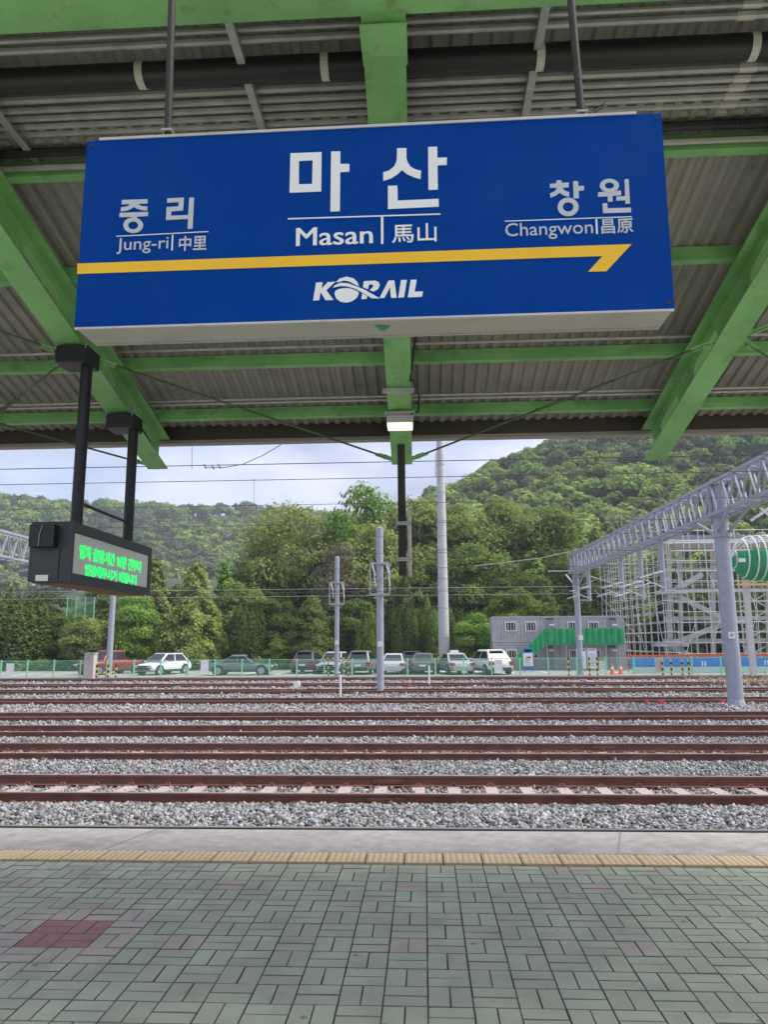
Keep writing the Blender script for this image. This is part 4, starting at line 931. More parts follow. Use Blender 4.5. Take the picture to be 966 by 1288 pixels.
fr.tube((pB[0]-2.2, 50, pB[2]+.35), (pB[0]+.3, 50, pB[2]+.35), .035, 6).tube((pB[0], 50, pB[2]+.2), (pB[0]+2.6, 49.5, pB[2]-.8), .03, 6).tube((pB[0], 50, pB[2]-.6), (pB[0]+1.8, 49.5, pB[2]+.1), .03, 6)
fr.build('bracket_frame', M['steel'], gr)
gantry(-21.6, 51, -21.0, 14, 6.05, 7.3, 'grey lattice gantry at the left picture edge behind the LED display', [(130, 850, 50.6, .2, 7.2)], 72, [(44.5, 1.1), (39.5, 1.2)])
# overhead wires
WV = [((0, 591), (966, 571), 14.5, .009, 'wire'), ((0, 606), (966, 596), 18, .009, 'wire'), ((0, 644), (966, 622), 24.0, .009, 'wire'), ((0, 662), (966, 655), 29.7, .010, 'wire'), ((0, 678), (966, 672), 31, .008, 'wire'), ((0, 699), (966, 693), 34, .010, 'wire'),
      ((0, 741), (966, 739), 40.7, .010, 'wirepale'), ((0, 750), (966, 748), 47.2, .010, 'wirepale'), ((0, 745), (966, 743), 35.6, .011, 'wire'), ((0, 716), (966, 714), 47.2, .014, 'wire')]
for k, ((xa, ya), (xb, yb2), Y, r, m) in enumerate(WV):
    p = at(483, (ya+yb2)/2, Y)
    wo = MB(); X = np.linspace(-60, 60, 25); zz = p[2]+.0012*0*X
    wo.tube((-60, Y, p[2]), (60, Y, p[2]), r, 5)
    tag(wo.build('overhead_wire', M[m]), ['thin overhead wire, highest of those below the eaves', 'second highest thin overhead wire against the sky', 'thin overhead wire just above the left skyline', 'thin overhead wire crossing the LED display posts', 'thin dark overhead wire just under the left skyline', 'thin overhead wire crossing the central post near its top', 'pale contact wire crossing the shorter grey post', 'lower pale contact wire behind the two grey posts', 'dark wire between the two pale contact wires', 'thin dark wire above the pale contact wires'][k], 'wire', 'overhead wires')
# sagging messenger and droppers against the sky
sg1 = MB(); pts = [at(px, py, 14.4) for px, py in ((258, 588), (282, 588), (305, 584), (330, 573), (352, 560), (375, 540))]; sg1.path([tuple(p) for p in pts], .008, 5)
for px, py in ((258, 588), (268, 589), (276, 588)):
    a = at(px, py, 14.4); sg1.path([(a[0]-.03, 14.4, a[2]+.07), (a[0], 14.4, a[2]), (a[0]+.02, 14.4, a[2]-.02)], .012, 5)
tag(sg1.build('sagging_wire', M['wire']), 'sagging wire with small clamps near the left rafter tip', 'wire')
dr = MB()
for px, ya, yb2, Y in ((241, 552, 590, 14.5), (319, 602, 637, 21), (480, 594, 594.5, 18), (548, 570, 600, 14.5)): dr.tube(at(px, ya, Y), at(px, yb2, Y), .006, 4)
tag(dr.build('wire_droppers', M['wire']), 'short vertical droppers linking the overhead wires', 'wire')
lw = MB(); pts = [at(px, py, 49-.0*px) for px, py in ((596, 712), (680, 702), (760, 684), (812, 672))]; lw.path([tuple(p) for p in pts], .022, 5)
tag(lw.build('slanting_wire', M['wirepale']), 'pale wire slanting up towards the gantry truss', 'wire')
gw = MB().tube(at(748, 742, 49.5), at(808, 806, 49.0), .02, 5); tag(gw.build('guy_wire', M['wirepale']), 'pale guy wire slanting down right of the far gantry post', 'wire')

# ------------------------------------------------------------------ fence along the car park
fe = thing('mesh_fence', 'long light green wire mesh fence along the car park', 'fence', (0, 0, 0))
FY = 50.3; ztop = at(483, 829, FY)[2]; zbot = GZ; 
pm = MB().span((-.045, -.04, zbot), (.045, .04, ztop+.06)).mesh('fence_post', M['fencegreen'])
pan = MB(); PW = 1.86
k = 0; x = .05
while x < PW-.04: pan.span((x-.0032, -.003, zbot+.06), (x+.0032, .003, ztop)); x += .075
z = zbot+.08
while z < ztop+.01: pan.span((.03, -.010, z-.004), (PW-.03, -.0035, z+.004)); z += .125
pan.span((.0, -.012, ztop-.02), (PW, .012, ztop+.015))
panm = pan.mesh('mesh_panel', M['fencegreen']); xf = at(304, 850, FY)[0]-PW*18
for i in range(46):
    link('fence_post', pm, fe, (xf+i*PW, FY, 0))
    if i < 45: link('mesh_panel', panm, fe, (xf+i*PW, FY, 0))
hz = [M['black'], mat('hazard_yellow', (.75, .50, .03), .6, 0, .05)]
def hazard_bar(mb, a, b, w_=.09):
    a, b = Vector(a), Vector(b); n_ = max(2, int((b-a).length/.16))
    for i in range(n_): mb.beam(a.lerp(b, i/n_), a.lerp(b, (i+1)/n_), w_, w_, i % 2)
def guard(label, pxs, y0, y1, Y, top=True):
    g = thing('hazard_guard', label, 'guard rail', (0, 0, 0)); X = [at(p, y0, Y)[0] for p in pxs]; z1 = at(pxs[0], y0, Y)[2]
    for x in X: m_ = MB(); hazard_bar(m_, (x, Y, GZ), (x, Y, z1)); m_.build('hazard_post', hz, g)
    if top: m_ = MB(); hazard_bar(m_, (X[0], Y, z1), (X[-1], Y, z1)); m_.build('hazard_rail', hz, g)
guard('black and yellow striped guard around the left grey post', (113, 122, 136, 146), 836, 850, 50.0, False)
guard('black and yellow striped guard around the shorter grey post', (408, 413, 438, 443), 828, 850, 50.75, True)
guard('black and yellow striped guard at the foot of the tall pale mast', (536, 551, 586), 823, 850, 63.2, True)
guard('black and yellow striped guard around the far gantry post', (715, 741, 751), 827, 850, 50.0, False)
guard('black and yellow striped guard in front of the blue hoarding', (833, 844, 858, 866), 829, 850, 50.0, False)
for px, w_ in ((151.5, .35), (417, .0), (699, .28), (829, .9)):
    pass
for lab, px, py, s, Y in (('white sheet hung on the fence at the far left', 12, 842, (.55, .8), 50.22), ('white sheet hung on the fence left of the long sedan', 257, 838, (.55, .85), 50.22), ('white sheet hung on the fence before the white rear SUV', 627, 838, (.55, .85), 50.22), ('beige sheet hung on the fence in front of the blue hoarding', 828, 836, (.42, .9), 50.22)):
    p = at(px, py, Y); tag(bevel(MB().span((p[0]-s[0]/2, Y-.012, p[2]-s[1]/2), (p[0]+s[0]/2, Y+.0, p[2]+s[1]/2)).build('notice_sheet', M['whitepaint'] if 'white' in lab else M['alu']), .004), lab, 'sign')
# concrete cabinet, red bits and stakes
p0, p1 = at(108, 852, 50.05), at(122, 822, 50.05)
cb = thing('concrete_cabinet', 'grey concrete cabinet at the fence beside the left post', 'cabinet', (0, 0, 0))
bevel(MB().span((p0[0], 49.55, -.7), (p1[0], 50.15, p1[2])).build('body', M['concrete'], cb), .02); MB().span((p0[0]-.04, 49.5, p1[2]), (p1[0]+.04, 50.2, p1[2]+.06)).build('lid', M['concrete'], cb)
for k, (px, ya, yb2) in enumerate(((428, 850, 876), (540, 838, 862))):
    Y = onz(px, yb2, -.6)[1]; a, b = at(px, yb2, Y), at(px, ya, Y); tag(MB().tube((a[0], Y, -.7), (a[0], Y, b[2]), .045, 8).tube((a[0], Y, b[2]), (a[0], Y, b[2]+.03), .05, 8).build('white_stake', M['whitepaint'], smooth=True), ['thin white stake left of the thick central post', 'thin white stake right of the thick central post'][k], 'stake')
red = mat('red_plastic', (.55, .02, .05), .6, 0, .1)
for k, (px, py) in enumerate(((813, 884), (832, 884), (910, 884), (514, 863))):
    p = onz(px, py, -.58); mb_ = MB(); mb_.box((0, 0, .03), (.22 if k == 1 else .12, .12, .07), .4).box((.05, .05, .07), (.1, .08, .05), .9)
    o = mb_.build('red_scrap', red); o.location = p; tag(o, ['small red scrap on the ballast, leftmost before the gantry post', 'widest red scrap on the ballast before the gantry post', 'red scrap on the ballast touching the gantry post', 'red scrap between tracks right of the central post'][k], 'litter')
# point machine and white lever by the far tracks
pmn = thing('point_lever', 'small rusty point lever with a white weight between far tracks', 'lever', tuple(onz(365, 872, -.6)))
MB().box((0, 0, .06), (1.0, .35, .14)).box((.5, 0, .12), (.5, .25, .1), .2).build('base', M['rust'], pmn); MB().tube((.1, 0, .1), (.45, 0, .55), .03, 6).build('handle', M['whitepaint'], pmn); MB().tube((.3, -.1, .38), (.3, .1, .38), .15, 12).build('weight', M['whitepaint'], pmn)

# ------------------------------------------------------------------ cars
glass = mat('car_glass', (.02, .024, .028), .08, 0, .05, spec=.6); tyre = mat('tyre', (.018, .018, .019), .85, 0, .1); rim = mat('alloy_rim', (.45, .46, .48), .3, .7, .05)
lampw = mat('headlamp', (.7, .72, .75), .15, .1, .02); lampr = mat('tail_lamp', (.35, .012, .012), .2, 0, .05); plas = mat('black_trim', (.02, .02, .022), .6, 0, .1)
wm = MB().tube((-.11, 0, 0), (.12, 0, 0), .345, 20).mesh('tyre', tyre, True)
rmb = MB()
rmb.tube((.105, 0, 0), (.124, 0, 0), .25, 16)
for k in range(5): a = k*2*math.pi/5; rmb.beam((.128, 0, 0), (.128, .22*math.cos(a), .22*math.sin(a)), .05, .02)
rimm = rmb.mesh('rim', rim)
def paint(name, c, metal=.3): return mat(name, c, .28, metal, .03, 2, spec=.6)
def car(px, ybase, Y, rz, Lh, Wd, Ht, m, label, kind='suv', name='parked_car', cat='car', roofrack=False, sign=None, roof=None):
    p = at(px, ybase, Y); c = thing(name, label, cat, (p[0], Y, GZ), 'cars parked behind the fence', rz)
    h = Wd/2; belt = Ht*(.58 if kind != 'sedan' else .62); zb = .22; hoodz = belt*(.93 if kind != 'sedan' else .88); L2 = Lh/2
    if kind == 'sedan': st = [(-L2, .5, .72), (-L2+.12, .62, .92), (-L2+.35, .78, 1), (-L2+1.15, hoodz, 1), (-L2+1.45, belt, 1), (0, belt*1.01, 1), (L2-1.05, belt*1.02, 1), (L2-.3, belt*.99, .98), (L2-.08, belt*.9, .93), (L2, .5, .86)]
    elif kind == 'pickup': st = [(-L2, .6, .85), (-L2+.12, .85, .95), (-L2+.3, hoodz, 1), (-L2+1.3, belt, 1), (0, belt, 1), (L2-1.6, belt, 1), (L2-.08, belt*.98, 1), (L2, belt*.8, .97)]
    else: st = [(-L2, .55, .75), (-L2+.12, .72, .93), (-L2+.32, hoodz*.92, 1), (-L2+1.0, hoodz, 1), (-L2+1.2, belt, 1), (0, belt*1.02, 1), (L2-.35, belt*1.03, 1), (L2-.06, belt, .95), (L2, .6, .9)]
    V = []; F = []; ns = len(st)
    for y, zt_, wf in st:
        w_ = h*wf; z0_ = zb if abs(y) < L2-.2 else zb+.1
        prof = [(.82*w_, z0_), (w_*.97, z0_+.1), (w_, (z0_+zt_)*.5), (w_*.975, zt_-.12), (w_*.90, zt_-.02), (w_*.5, zt_+.012)]
        V += [(x_, y, z_) for x_, z_ in prof]+[(-x_, y, z_) for x_, z_ in prof[::-1]]
    kk = 12
    for a in range(ns-1):
        for i in range(kk): j = (i+1) % kk; F.append((a*kk+i, a*kk+j, (a+1)*kk+j, (a+1)*kk+i))
    F += [tuple(range(kk)), tuple(range((ns-1)*kk, ns*kk))[::-1]]
    bo_ = MB().add(V, F).build('body', m, c, smooth=True); sb_ = bo_.modifiers.new('subd', 'SUBSURF'); sb_.levels = sb_.render_levels = 1
    # cabin
    if kind == 'sedan': f0, f1, r1, r0_ = -L2+1.35, -L2+2.15, L2-1.75, L2-.85
    elif kind == 'pickup': f0, f1, r1, r0_ = -L2+1.25, -L2+1.85, L2-1.95, L2-1.6
    else: f0, f1, r1, r0_ = -L2+.95, -L2+1.85, L2-.95, L2-.22
    zb2_, zr = belt-.02, Ht; wb, wr = h*.90, h*.68
    cv = [(-wb, f0, zb2_), (wb, f0, zb2_), (wb, r0_, zb2_), (-wb, r0_, zb2_), (-wr, f1, zr-.05), (wr, f1, zr-.05), (wr, r1, zr-.05), (-wr, r1, zr-.05), (-wr*.86, f1+.12, zr), (wr*.86, f1+.12, zr), (wr*.86, r1-.1, zr), (-wr*.86, r1-.1, zr)]
    cab = MB().add(cv, [(0, 1, 5, 4), (1, 2, 6, 5), (2, 3, 7, 6), (3, 0, 4, 7), (4, 5, 9, 8), (5, 6, 10, 9), (6, 7, 11, 10), (7, 4, 8, 11), (8, 9, 10, 11)]).build('cabin', m, c)
    bevel(cab, .05, 2)
    def win(nm, q, u0_, u1_, v0_, v1_):
        a, b, c2, d = [Vector(cv[i]) for i in q]; nrm = (b-a).cross(d-a).normalized()
        P = [a.lerp(b, u_).lerp(d.lerp(c2, u_), v_) for u_, v_ in ((u0_, v0_), (u1_, v0_), (u1_, v1_), (u0_, v1_))]; g = MB(); g.add([p_+nrm*.014 for p_ in P]+[p_-nrm*.05 for p_ in P], [(0, 1, 2, 3), (0, 4, 5, 1), (1, 5, 6, 2), (2, 6, 7, 3), (3, 7, 4, 0)]); g.build(nm, glass, c)
    win('windscreen', (0, 1, 5, 4), .06, .94, .06, .93); win('rear_window', (2, 3, 7, 6), .09, .91, .12, .88)
    spl = (.06, .47, .51, .93) if kind != 'pickup' else (.06, .5, .54, .95)
    win('side_window', (1, 2, 6, 5), spl[0], spl[1], .1, .9); win('side_window', (1, 2, 6, 5), spl[2], spl[3], .1, .9)
    win('side_window', (3, 0, 4, 7), 1-spl[1], 1-spl[0], .1, .9); win('side_window', (3, 0, 4, 7), 1-spl[3], 1-spl[2], .1, .9)
    for sx_ in (-1, 1):
        for yy in (-L2+.85, L2-.85):
            MB().tube((sx_*(h-.16), yy, .35), (sx_*(h+.006), yy, .35), .41, 22).build('wheel_arch', plas, c)
            w_ = link('wheel', wm, c, (sx_*(h-.09), yy, .33), 0 if sx_ > 0 else math.pi); link('rim', rimm, w_)
        MB().box((sx_*(h*.74), -L2+.10, belt*.72), (h*.42, .16, .13), -sx_*.25).build('headlight', lampw, c)
        tl = MB().box((sx_*(h*.80), L2-.06, belt*.80), (h*.34, .16, .15 if kind == 'sedan' else .26), sx_*.2).build('tail_light', lampr, c)
        bevel(MB().box((sx_*(h+.07), f0+.35, belt+.06), (.18, .10, .12)).build('mirror', m, c), .02)
        hd = MB()
        for yy in (f1+.65, min(r1, f1+1.55)): hd.box((sx_*(h*.985), yy, belt-.14), (.03, .16, .03))
        hd.build('door_handle', plas, c)
        a_ = MB().box((sx_*(h*.965), 0, zb+.1), (.06, Lh-2.0, .14)).build('sill', plas, c)
    MB().box((0, L2-.02, .40), (h*1.5, .12, .22)).build('rear_bumper', plas if kind == 'suv' else m, c)
    MB().box((0, L2+.005, belt*.68 if kind != 'pickup' else .62), (.46, .05, .13)).build('number_plate', M['whitepaint'], c)
    MB().box((0, -L2+.03, .45), (h*1.45, .16, .2)).build('front_bumper', plas, c); MB().box((0, -L2+.03, belt*.66), (h*.95, .14, .16)).build('grille', plas, c)
    if roof: bevel(MB().add([(v_[0]*1.01, v_[1], v_[2]+.012) for v_ in cv[4:]], [(0, 1, 5, 4), (1, 2, 6, 5), (2, 3, 7, 6), (3, 0, 4, 7), (4, 5, 6, 7)]).build('roof', roof, c), .03)
    if roofrack:
        for sx_ in (-1, 1): MB().beam((sx_*wr*.86, f1+.2, zr+.04), (sx_*wr*.86, r1-.1, zr+.04), .04, .04).build('roof_rail', plas, c)
    if kind == 'suv': MB().box((0, r1+.08, zr-.05), (wr*1.7, .32, .04)).build('spoiler', m, c)
    if kind == 'pickup':
        MB().span((-h*.86, L2-1.52, belt-.02), (h*.86, L2-.1, belt+.02)).build('bed_cover', plas, c)
    if sign: sign(c, h, L2, belt, zr, wr, f1, r1)
    return c
def roofsign(c, h, L2, belt, zr, wr, f1, r1): bevel(MB().box((0, (f1+r1)/2, zr+.09), (.62, .22, .17)).build('roof_sign', M['whitepaint'], c), .02)
def police(c, h, L2, belt, zr, wr, f1, r1): MB().box((0, f1+.35, zr+.07), (.9, .22, .12)).build('light_bar', mat('blue_bar', (.05, .1, .5), .3), c)
car(137, 851, 57.5, R_(-27), 5.2, 1.9, 1.82, paint('red_paint', (.27, .025, .03)), 'red pickup truck half hidden by the left grey post', 'pickup', 'pickup_truck', 'pickup truck')
car(205, 849, 56.5, R_(-24), 4.4, 1.86, 1.62, paint('white_car_paint', (.72, .73, .74), 0), 'white crossover seen from the front with a black roof', 'suv', roof=glass)
car(304, 851, 54.8, R_(92), 4.85, 1.88, 1.45, paint('grey_green_paint', (.16, .19, .185)), 'long grey green sedan parked side on', 'sedan')
car(388, 848, 58.5, R_(176), 4.6, 1.86, 1.66, paint('dark_grey_paint', (.10, .10, .11)), 'dark grey SUV seen from the rear behind the fence, left of the shorter post', 'suv', roofrack=True)
car(421, 849, 57.5, R_(-8), 4.5, 1.84, 1.6, paint('pale_grey_paint', (.42, .44, .47)), 'pale car facing forward behind the shorter grey post', 'suv')
car(455, 849, 56.0, R_(177), 4.6, 1.88, 1.68, paint('grey_paint', (.24, .25, .26)), 'grey SUV seen from the rear just left of the thick central post', 'suv', roofrack=True)
car(496, 850, 56.0, R_(178), 4.6, 1.84, 1.48, paint('silver_paint', (.50, .52, .55)), 'silver sedan seen from the rear just right of the thick central post', 'sedan')
car(518, 848, 58.5, R_(182), 4.4, 1.8, 1.6, paint('black_blue_paint', (.06, .065, .08)), 'dark car mostly hidden between the silver sedan and the dark green sedan', 'suv')
car(533, 850, 56.0, R_(178), 4.6, 1.84, 1.5, paint('dark_green_paint', (.10, .13, .12)), 'dark green sedan seen from the rear, left of the tall mast', 'sedan')
car(571, 849, 55.5, R_(194), 4.7, 1.86, 1.5, paint('champagne_paint', (.40, .41, .41)), 'pale grey taxi sedan with a roof sign, in front of the tall mast', 'sedan', sign=roofsign)
car(615, 849, 55.0, R_(199), 4.6, 1.9, 1.72, paint('white_car_paint_warm', (.74, .74, .73), 0), 'white SUV seen from the rear beside the container office', 'suv')

# ------------------------------------------------------------------ container office
OY = 62.0; cgrey = mat('container_grey', (.42, .41, .44), .6, 0, .07, 1, dirt=(.2, .19, .2), dscale=1.5, pos=True); cdark = mat('dark_frame', (.07, .07, .075), .6)
of = thing('container_office', 'two storey grey container office with a green netted outside stair', 'building', (0, 0, 0))
ox0, ox1 = at(619.5, 800, OY)[0], at(787, 800, OY)[0]; oz1 = at(700, 774.5, OY)[2]; ozm = at(700, 808, OY)[2]; oxm = at(703.5, 800, OY)[0]
for (a, b, z0, z1) in ((ox0, oxm, GZ, ozm), (oxm, ox1, GZ, ozm), (ox0, oxm, ozm, oz1), (oxm, ox1, ozm, oz1)):
    u_ = MB(); n_ = int((b-a)/.28)
    u_.span((a+.03, OY+.05, z0+.02), (b-.03, OY+3, z1-.02))
    for i in range(n_): x = a+.14+(b-a-.28)*(i+.5)/n_; u_.span((x-.08, OY+.015, z0+.14), (x+.08, OY+.052, z1-.16))
    e = u_.build('container', cgrey, of)
    f = MB(); f.span((a+.02, OY-.01, z0+.02), (b-.02, OY+.12, z0+.14)).span((a+.02, OY-.01, z1-.16), (b-.02, OY+.12, z1-.02)).span((a+.02, OY-.01, z0+.14), (a+.14, OY+.12, z1-.16)).span((b-.14, OY-.01, z0+.14), (b-.02, OY+.12, z1-.16)); f.build('corner_frame', cgrey, e)
def owin(pxa, pya, pxb, pyb, panes=2):
    a, b = at(pxa, pya, OY), at(pxb, pyb, OY); t = .07
    f = MB(); y0_, y1_ = OY-.06, OY+.03
    f.span((a[0], y0_, a[2]-t), (b[0], y1_, a[2])).span((a[0], y0_, b[2]), (b[0], y1_, b[2]+t)).span((a[0], y0_, b[2]+t), (a[0]+t, y1_, a[2]-t)).span((b[0]-t, y0_, b[2]+t), (b[0], y1_, a[2]-t))
    w_ = f.build('window', M['whitepaint'], of)
    for i in range(panes):
        xa = a[0]+t+(b[0]-a[0]-2*t)*i/panes; xb = a[0]+t+(b[0]-a[0]-2*t)*(i+1)/panes; MB().span((xa+.02, OY-.02, b[2]+t), (xb-.02, OY+.012, a[2]-t)).build('pane', glass, w_)
    mb_ = MB()
    for i in range(panes*2+1): x = a[0]+(b[0]-a[0])*i/(panes*2); mb_.span((x-.018, OY-.085, b[2]+.05), (x+.018, OY-.062, a[2]-.05))
    mb_.build('window_bars', M['whitepaint'], w_)
for q in ((635.5, 782, 650, 794), (661, 782, 675, 794), (714, 782, 727, 794), (740, 782, 754, 794), (637, 817, 650.5, 828), (661, 817, 677, 828), (716, 817, 728, 828), (742, 817, 756, 828)): owin(*q)
for q in ((686, 777, 698, 806), (765, 777, 777, 806), (686, 812, 698, 846), (765, 812, 777, 846)):
    a, b = at(q[0], q[1], OY), at(q[2], q[3], OY); d = MB().span((a[0], OY-.02, b[2]), (b[0], OY+.03, a[2])).build('door', mat('door_grey', (.25, .245, .26), .5) if 'door_grey' not in bpy.data.materials else bpy.data.materials['door_grey'], of)
    z = a[2]-(.55 if q[1] < 800 else .35); MB().span((a[0]+.3, OY-.035, z-.11), (a[0]+.72, OY-.021, z+.04)).build('door_plate', M['whitepaint'], d); MB().span((a[0]+.05, OY-.035, a[2]-.16), (b[0]-.05, OY-.021, a[2]-.03)).build('door_vent', cdark, d)
wk = MB(); zf = at(740, 808, OY-1.2)[2]; xs0 = at(686, 808, OY-1.2)[0]; xs1 = at(786, 808, OY-1.2)[0]
wk.span((xs0, OY-1.2, zf-.1), (xs1, OY-.03, zf)); wk.build('walkway', M['steel'], of)
for px in (688, 712, 738, 762, 784): x = at(px, 808, OY-1.15)[0]; MB().span((x-.035, OY-1.18, GZ), (x+.035, OY-1.11, zf-.1)).build('walkway_post', M['steel'], of)
nt_ = MB(); zn = at(740, 790.5, OY-1.25)[2]; N_ = 70
def wavy(x0, z0a, z0b, x1, z1a, z1b, n_):
    P = []; F = []
    for i in range(n_+1):
        t = i/n_; x = x0+(x1-x0)*t; y = OY-1.25+.05*math.sin(i*1.1)+random.uniform(-.02, .02)
        for q in (0, 1): za = z0a+(z1a-z0a)*t; zb_q = z0b+(z1b-z0b)*t; P.append((x, y+q*.03*math.sin(i*.7), za if q == 0 else zb_q+.03*math.sin(i*.9)))
    for i in range(n_): F.append((2*i, 2*i+2, 2*i+3, 2*i+1))
    return P, F
nt_.add(*wavy(xs0, zf-.18, zn, xs1, zf-.18, zn, N_)); nn = nt_.build('green_netting', M['netgreen'], of)
so_mod = nn.modifiers.new('solidify', 'SOLIDIFY'); so_mod.thickness = .012
sx0 = at(652, 846, OY-1.2)[0]; stf = MB(); ns_ = 13
for i in range(ns_): x = sx0+(xs0-sx0)*(i+.5)/ns_; z = GZ+(zf-GZ)*(i+1)/ns_; stf.span((x-.16, OY-1.15, z-.04), (x+.16, OY-.2, z))
stf.beam((sx0, OY-1.18, GZ+.1), (xs0, OY-1.18, zf), .05, .2).beam((sx0, OY-.18, GZ+.1), (xs0, OY-.18, zf), .05, .2); stf.build('stair', M['steel'], of)
n2 = MB(); n2.add(*wavy(sx0, GZ, GZ+1.15, xs0, zf-.25, zn, 30)); n2o = n2.build('green_netting', M['netgreen'], of); n2o.modifiers.new('solidify', 'SOLIDIFY').thickness = .012
# notice boards in front of the office
bluep = mat('print_blue', (.02, .07, .42), .5); greyp = mat('print_grey', (.35, .36, .38), .5); redp = mat('print_red', (.5, .03, .03), .5); ylp = mat('print_yellow', (.7, .55, .1), .5)
def board(px0, y0, px1, y1, Y, label, bands, legs=True):
    a, b = at(px0, y0, Y), at(px1, y1, Y); o = thing('notice_board', label, 'notice board', (0, 0, 0)); w_, h_ = b[0]-a[0], a[2]-b[2]
    bevel(MB().span((a[0], Y, b[2]), (b[0], Y+.06, a[2])).build('board', M['whitepaint'], o), .01)
    for (u0_, u1_, v0_, v1_, m) in bands: MB().span((a[0]+w_*u0_, Y-.006, a[2]-h_*v1_), (a[0]+w_*u1_, Y-.0005, a[2]-h_*v0_)).build('print', m, o)
    if legs:
        for x in (a[0]+.08, b[0]-.08): MB().span((x-.03, Y+.062, GZ), (x+.03, Y+.12, a[2]-.1)).build('leg', M['steel'], o)
lines = lambda v0_, v1_, n_: [(.12, random.uniform(.6, .9), v0_+(v1_-v0_)*i/n_, v0_+(v1_-v0_)*(i+.45)/n_, greyp) for i in range(n_)]
board(658, 816, 671, 842, 57, 'white notice board with blue header and footer below the netted stair', [(0, 1, 0, .2, bluep), (0, 1, .84, 1, bluep), (.2, .8, .05, .14, ylp), (.3, .8, .38, .46, redp)]+lines(.5, .8, 4))
board(725, 816, 738, 841, 58, 'white notice board behind the far gantry post', [(.05, .3, .02, .12, bluep), (.7, .95, .02, .12, bluep)]+lines(.2, .9, 7))
board(739, 816, 752, 841, 58.5, 'wide white notice board right of the far gantry post', [(.05, .95, .02, .1, greyp), (.1, .9, .2, .5, mat('print_pale_blue', (.5, .6, .75), .5))]+lines(.55, .9, 4))
board(754, 831, 763.5, 844, 56, 'small white board leaning beside the orange cones', [(0, 1, 0, .14, ylp)]+lines(.25, .85, 4))
org = mat('cone_orange', (.72, .12, .03), .55, 0, .05)
for k, (px, yt, yb2) in enumerate(((771, 841, 852), (781.5, 839, 851))):
    p = at(px, yb2, 53+.3*k); o = thing('traffic_cone', ['orange traffic cone nearer the container office', 'orange traffic cone nearer the blue hoarding'][k], 'traffic cone', (p[0], 53+.3*k, GZ), 'traffic cones')
    MB().tube((0, 0, .04), (0, 0, .74), .17, 14, .035).build('cone', org, o, smooth=True); MB().box((0, 0, .02), (.44, .44, .04)).build('base', org, o); MB().tube((0, 0, .36), (0, 0, .50), .118, 14, .09).build('band', M['whitepaint'], o, smooth=True)

# ------------------------------------------------------------------ construction site on the right
blue_h = mat('hoarding_blue', (.04, .22, .68), .5, 0, .06, pos=True)
ho = thing('blue_hoarding', 'blue site hoarding with white symbols behind the fence', 'hoarding', (0, 0, 0))
hx0, hx1 = at(793, 836, 55)[0], at(1010, 836, 55)[0]; hz1 = at(880, 827, 55)[2]; hz0 = at(880, 842, 55)[2]
n_ = 11
for i in range(n_):
    a = hx0+(hx1-hx0)*i/n_; b = hx0+(hx1-hx0)*(i+1)/n_; dz = random.uniform(-.04, .04); hp = MB().span((a+.02, 55, hz0+dz), (b-.02, 55.06, hz1+dz))
    for k in range(4): z = hz0+dz+(hz1-hz0)*(k+.5)/4; hp.span((a+.03, 54.975, z-.03), (b-.03, 55.005, z+.03))
    e = hp.build('hoarding_panel', blue_h, ho)
    if i in (4, 6, 8, 10): 
        zc = (hz0+hz1)/2+dz
        MB().box((a+.7, 54.965, zc), (.1, .012, .34)).box((a+.9, 54.965, zc), (.1, .012, .34)).build('symbol', M['whitepaint'], e)
lb_ = MB().span((hx0, 54.4, GZ), (hx1, 54.6, GZ+.42)); lb_.build('base_barrier', mat('pale_green_barrier', (.45, .6, .55), .5, 0, .1, pos=True), ho)
orr = thing('orange_barrier', 'orange barrier rail running above the blue hoarding', 'barrier', (0, 0, 0)); z = at(880, 824.5, 57)[2]
MB().span((at(790, 824, 57)[0], 57, z-.09), (at(1010, 824, 57)[0], 57.06, z+.07)).build('rail', org, orr)
for i in range(14): x = at(790+i*16, 824, 57)[0]; MB().span((x-.04, 57.06, GZ), (x+.04, 57.14, z+.1)).build('barrier_post', org, orr)

stl = mat('beige_steel', (.62, .58, .57), .6, 0, .08, 1.5, pos=True); tubem = mat('scaffold_tube', (.62, .63, .65), .5, .1, .12, 3, pos=True)
SX = at(852, 740, 62)[0]
sf = thing('scaffolding', 'tall dense tube scaffolding around the new steel stair tower', 'scaffolding', (0, 0, 0))
ztop_ = lambda x, y: at(905, 676, 62)[2]+.6
zt_ = ztop_(0, 0); sc_n = 0
Xf = [SX+1.25*i for i in range(0, 11)]; Yl = [62+1.9*i for i in range(0, 13)]
def stube(a, b, r=.031):
    global sc_n
    sc_n += 1; MB().tube(a, b, r, 6, caps=False).build('scaffold_tube', tubem, sf, smooth=True)
for i, x in enumerate(Xf):
    for y in (62, 63.3, 65.2): stube((x, y, GZ), (x, y, zt_+random.uniform(-.5, .7)))
for y in Yl:
    for x in (SX, SX-1.2): stube((x, y, GZ), (x, y, zt_+random.uniform(-.5, .7)))
lev = [GZ+.4+k*(zt_-GZ-.4)/13 for k in range(14)]
for k, z in enumerate(lev):
    stube((Xf[0]-.3, 61.95, z), (Xf[-1]+.3, 61.95, z), .028); stube((SX-1.25, 61.8, z+.05), (SX-1.25, Yl[-1]+.3, z+.05), .028); stube((SX+.05, 61.8, z+.05), (SX+.05, Yl[-1]+.3, z+.05), .028)
    if k % 2 == 0: stube((Xf[0]-.3, 63.35, z), (Xf[-1]+.3, 63.35, z), .028)
    for y in Yl[::2]: stube((SX-1.3, y, z+.1), (SX+.1, y, z+.1), .026)
for i in range(0, 8, 2): stube((Xf[i], 61.9, lev[i % 3]), (Xf[i+1], 61.9, lev[i % 3+4]), .026); stube((Xf[i+1], 61.9, lev[5]), (Xf[i], 61.9, lev[9]), .026)
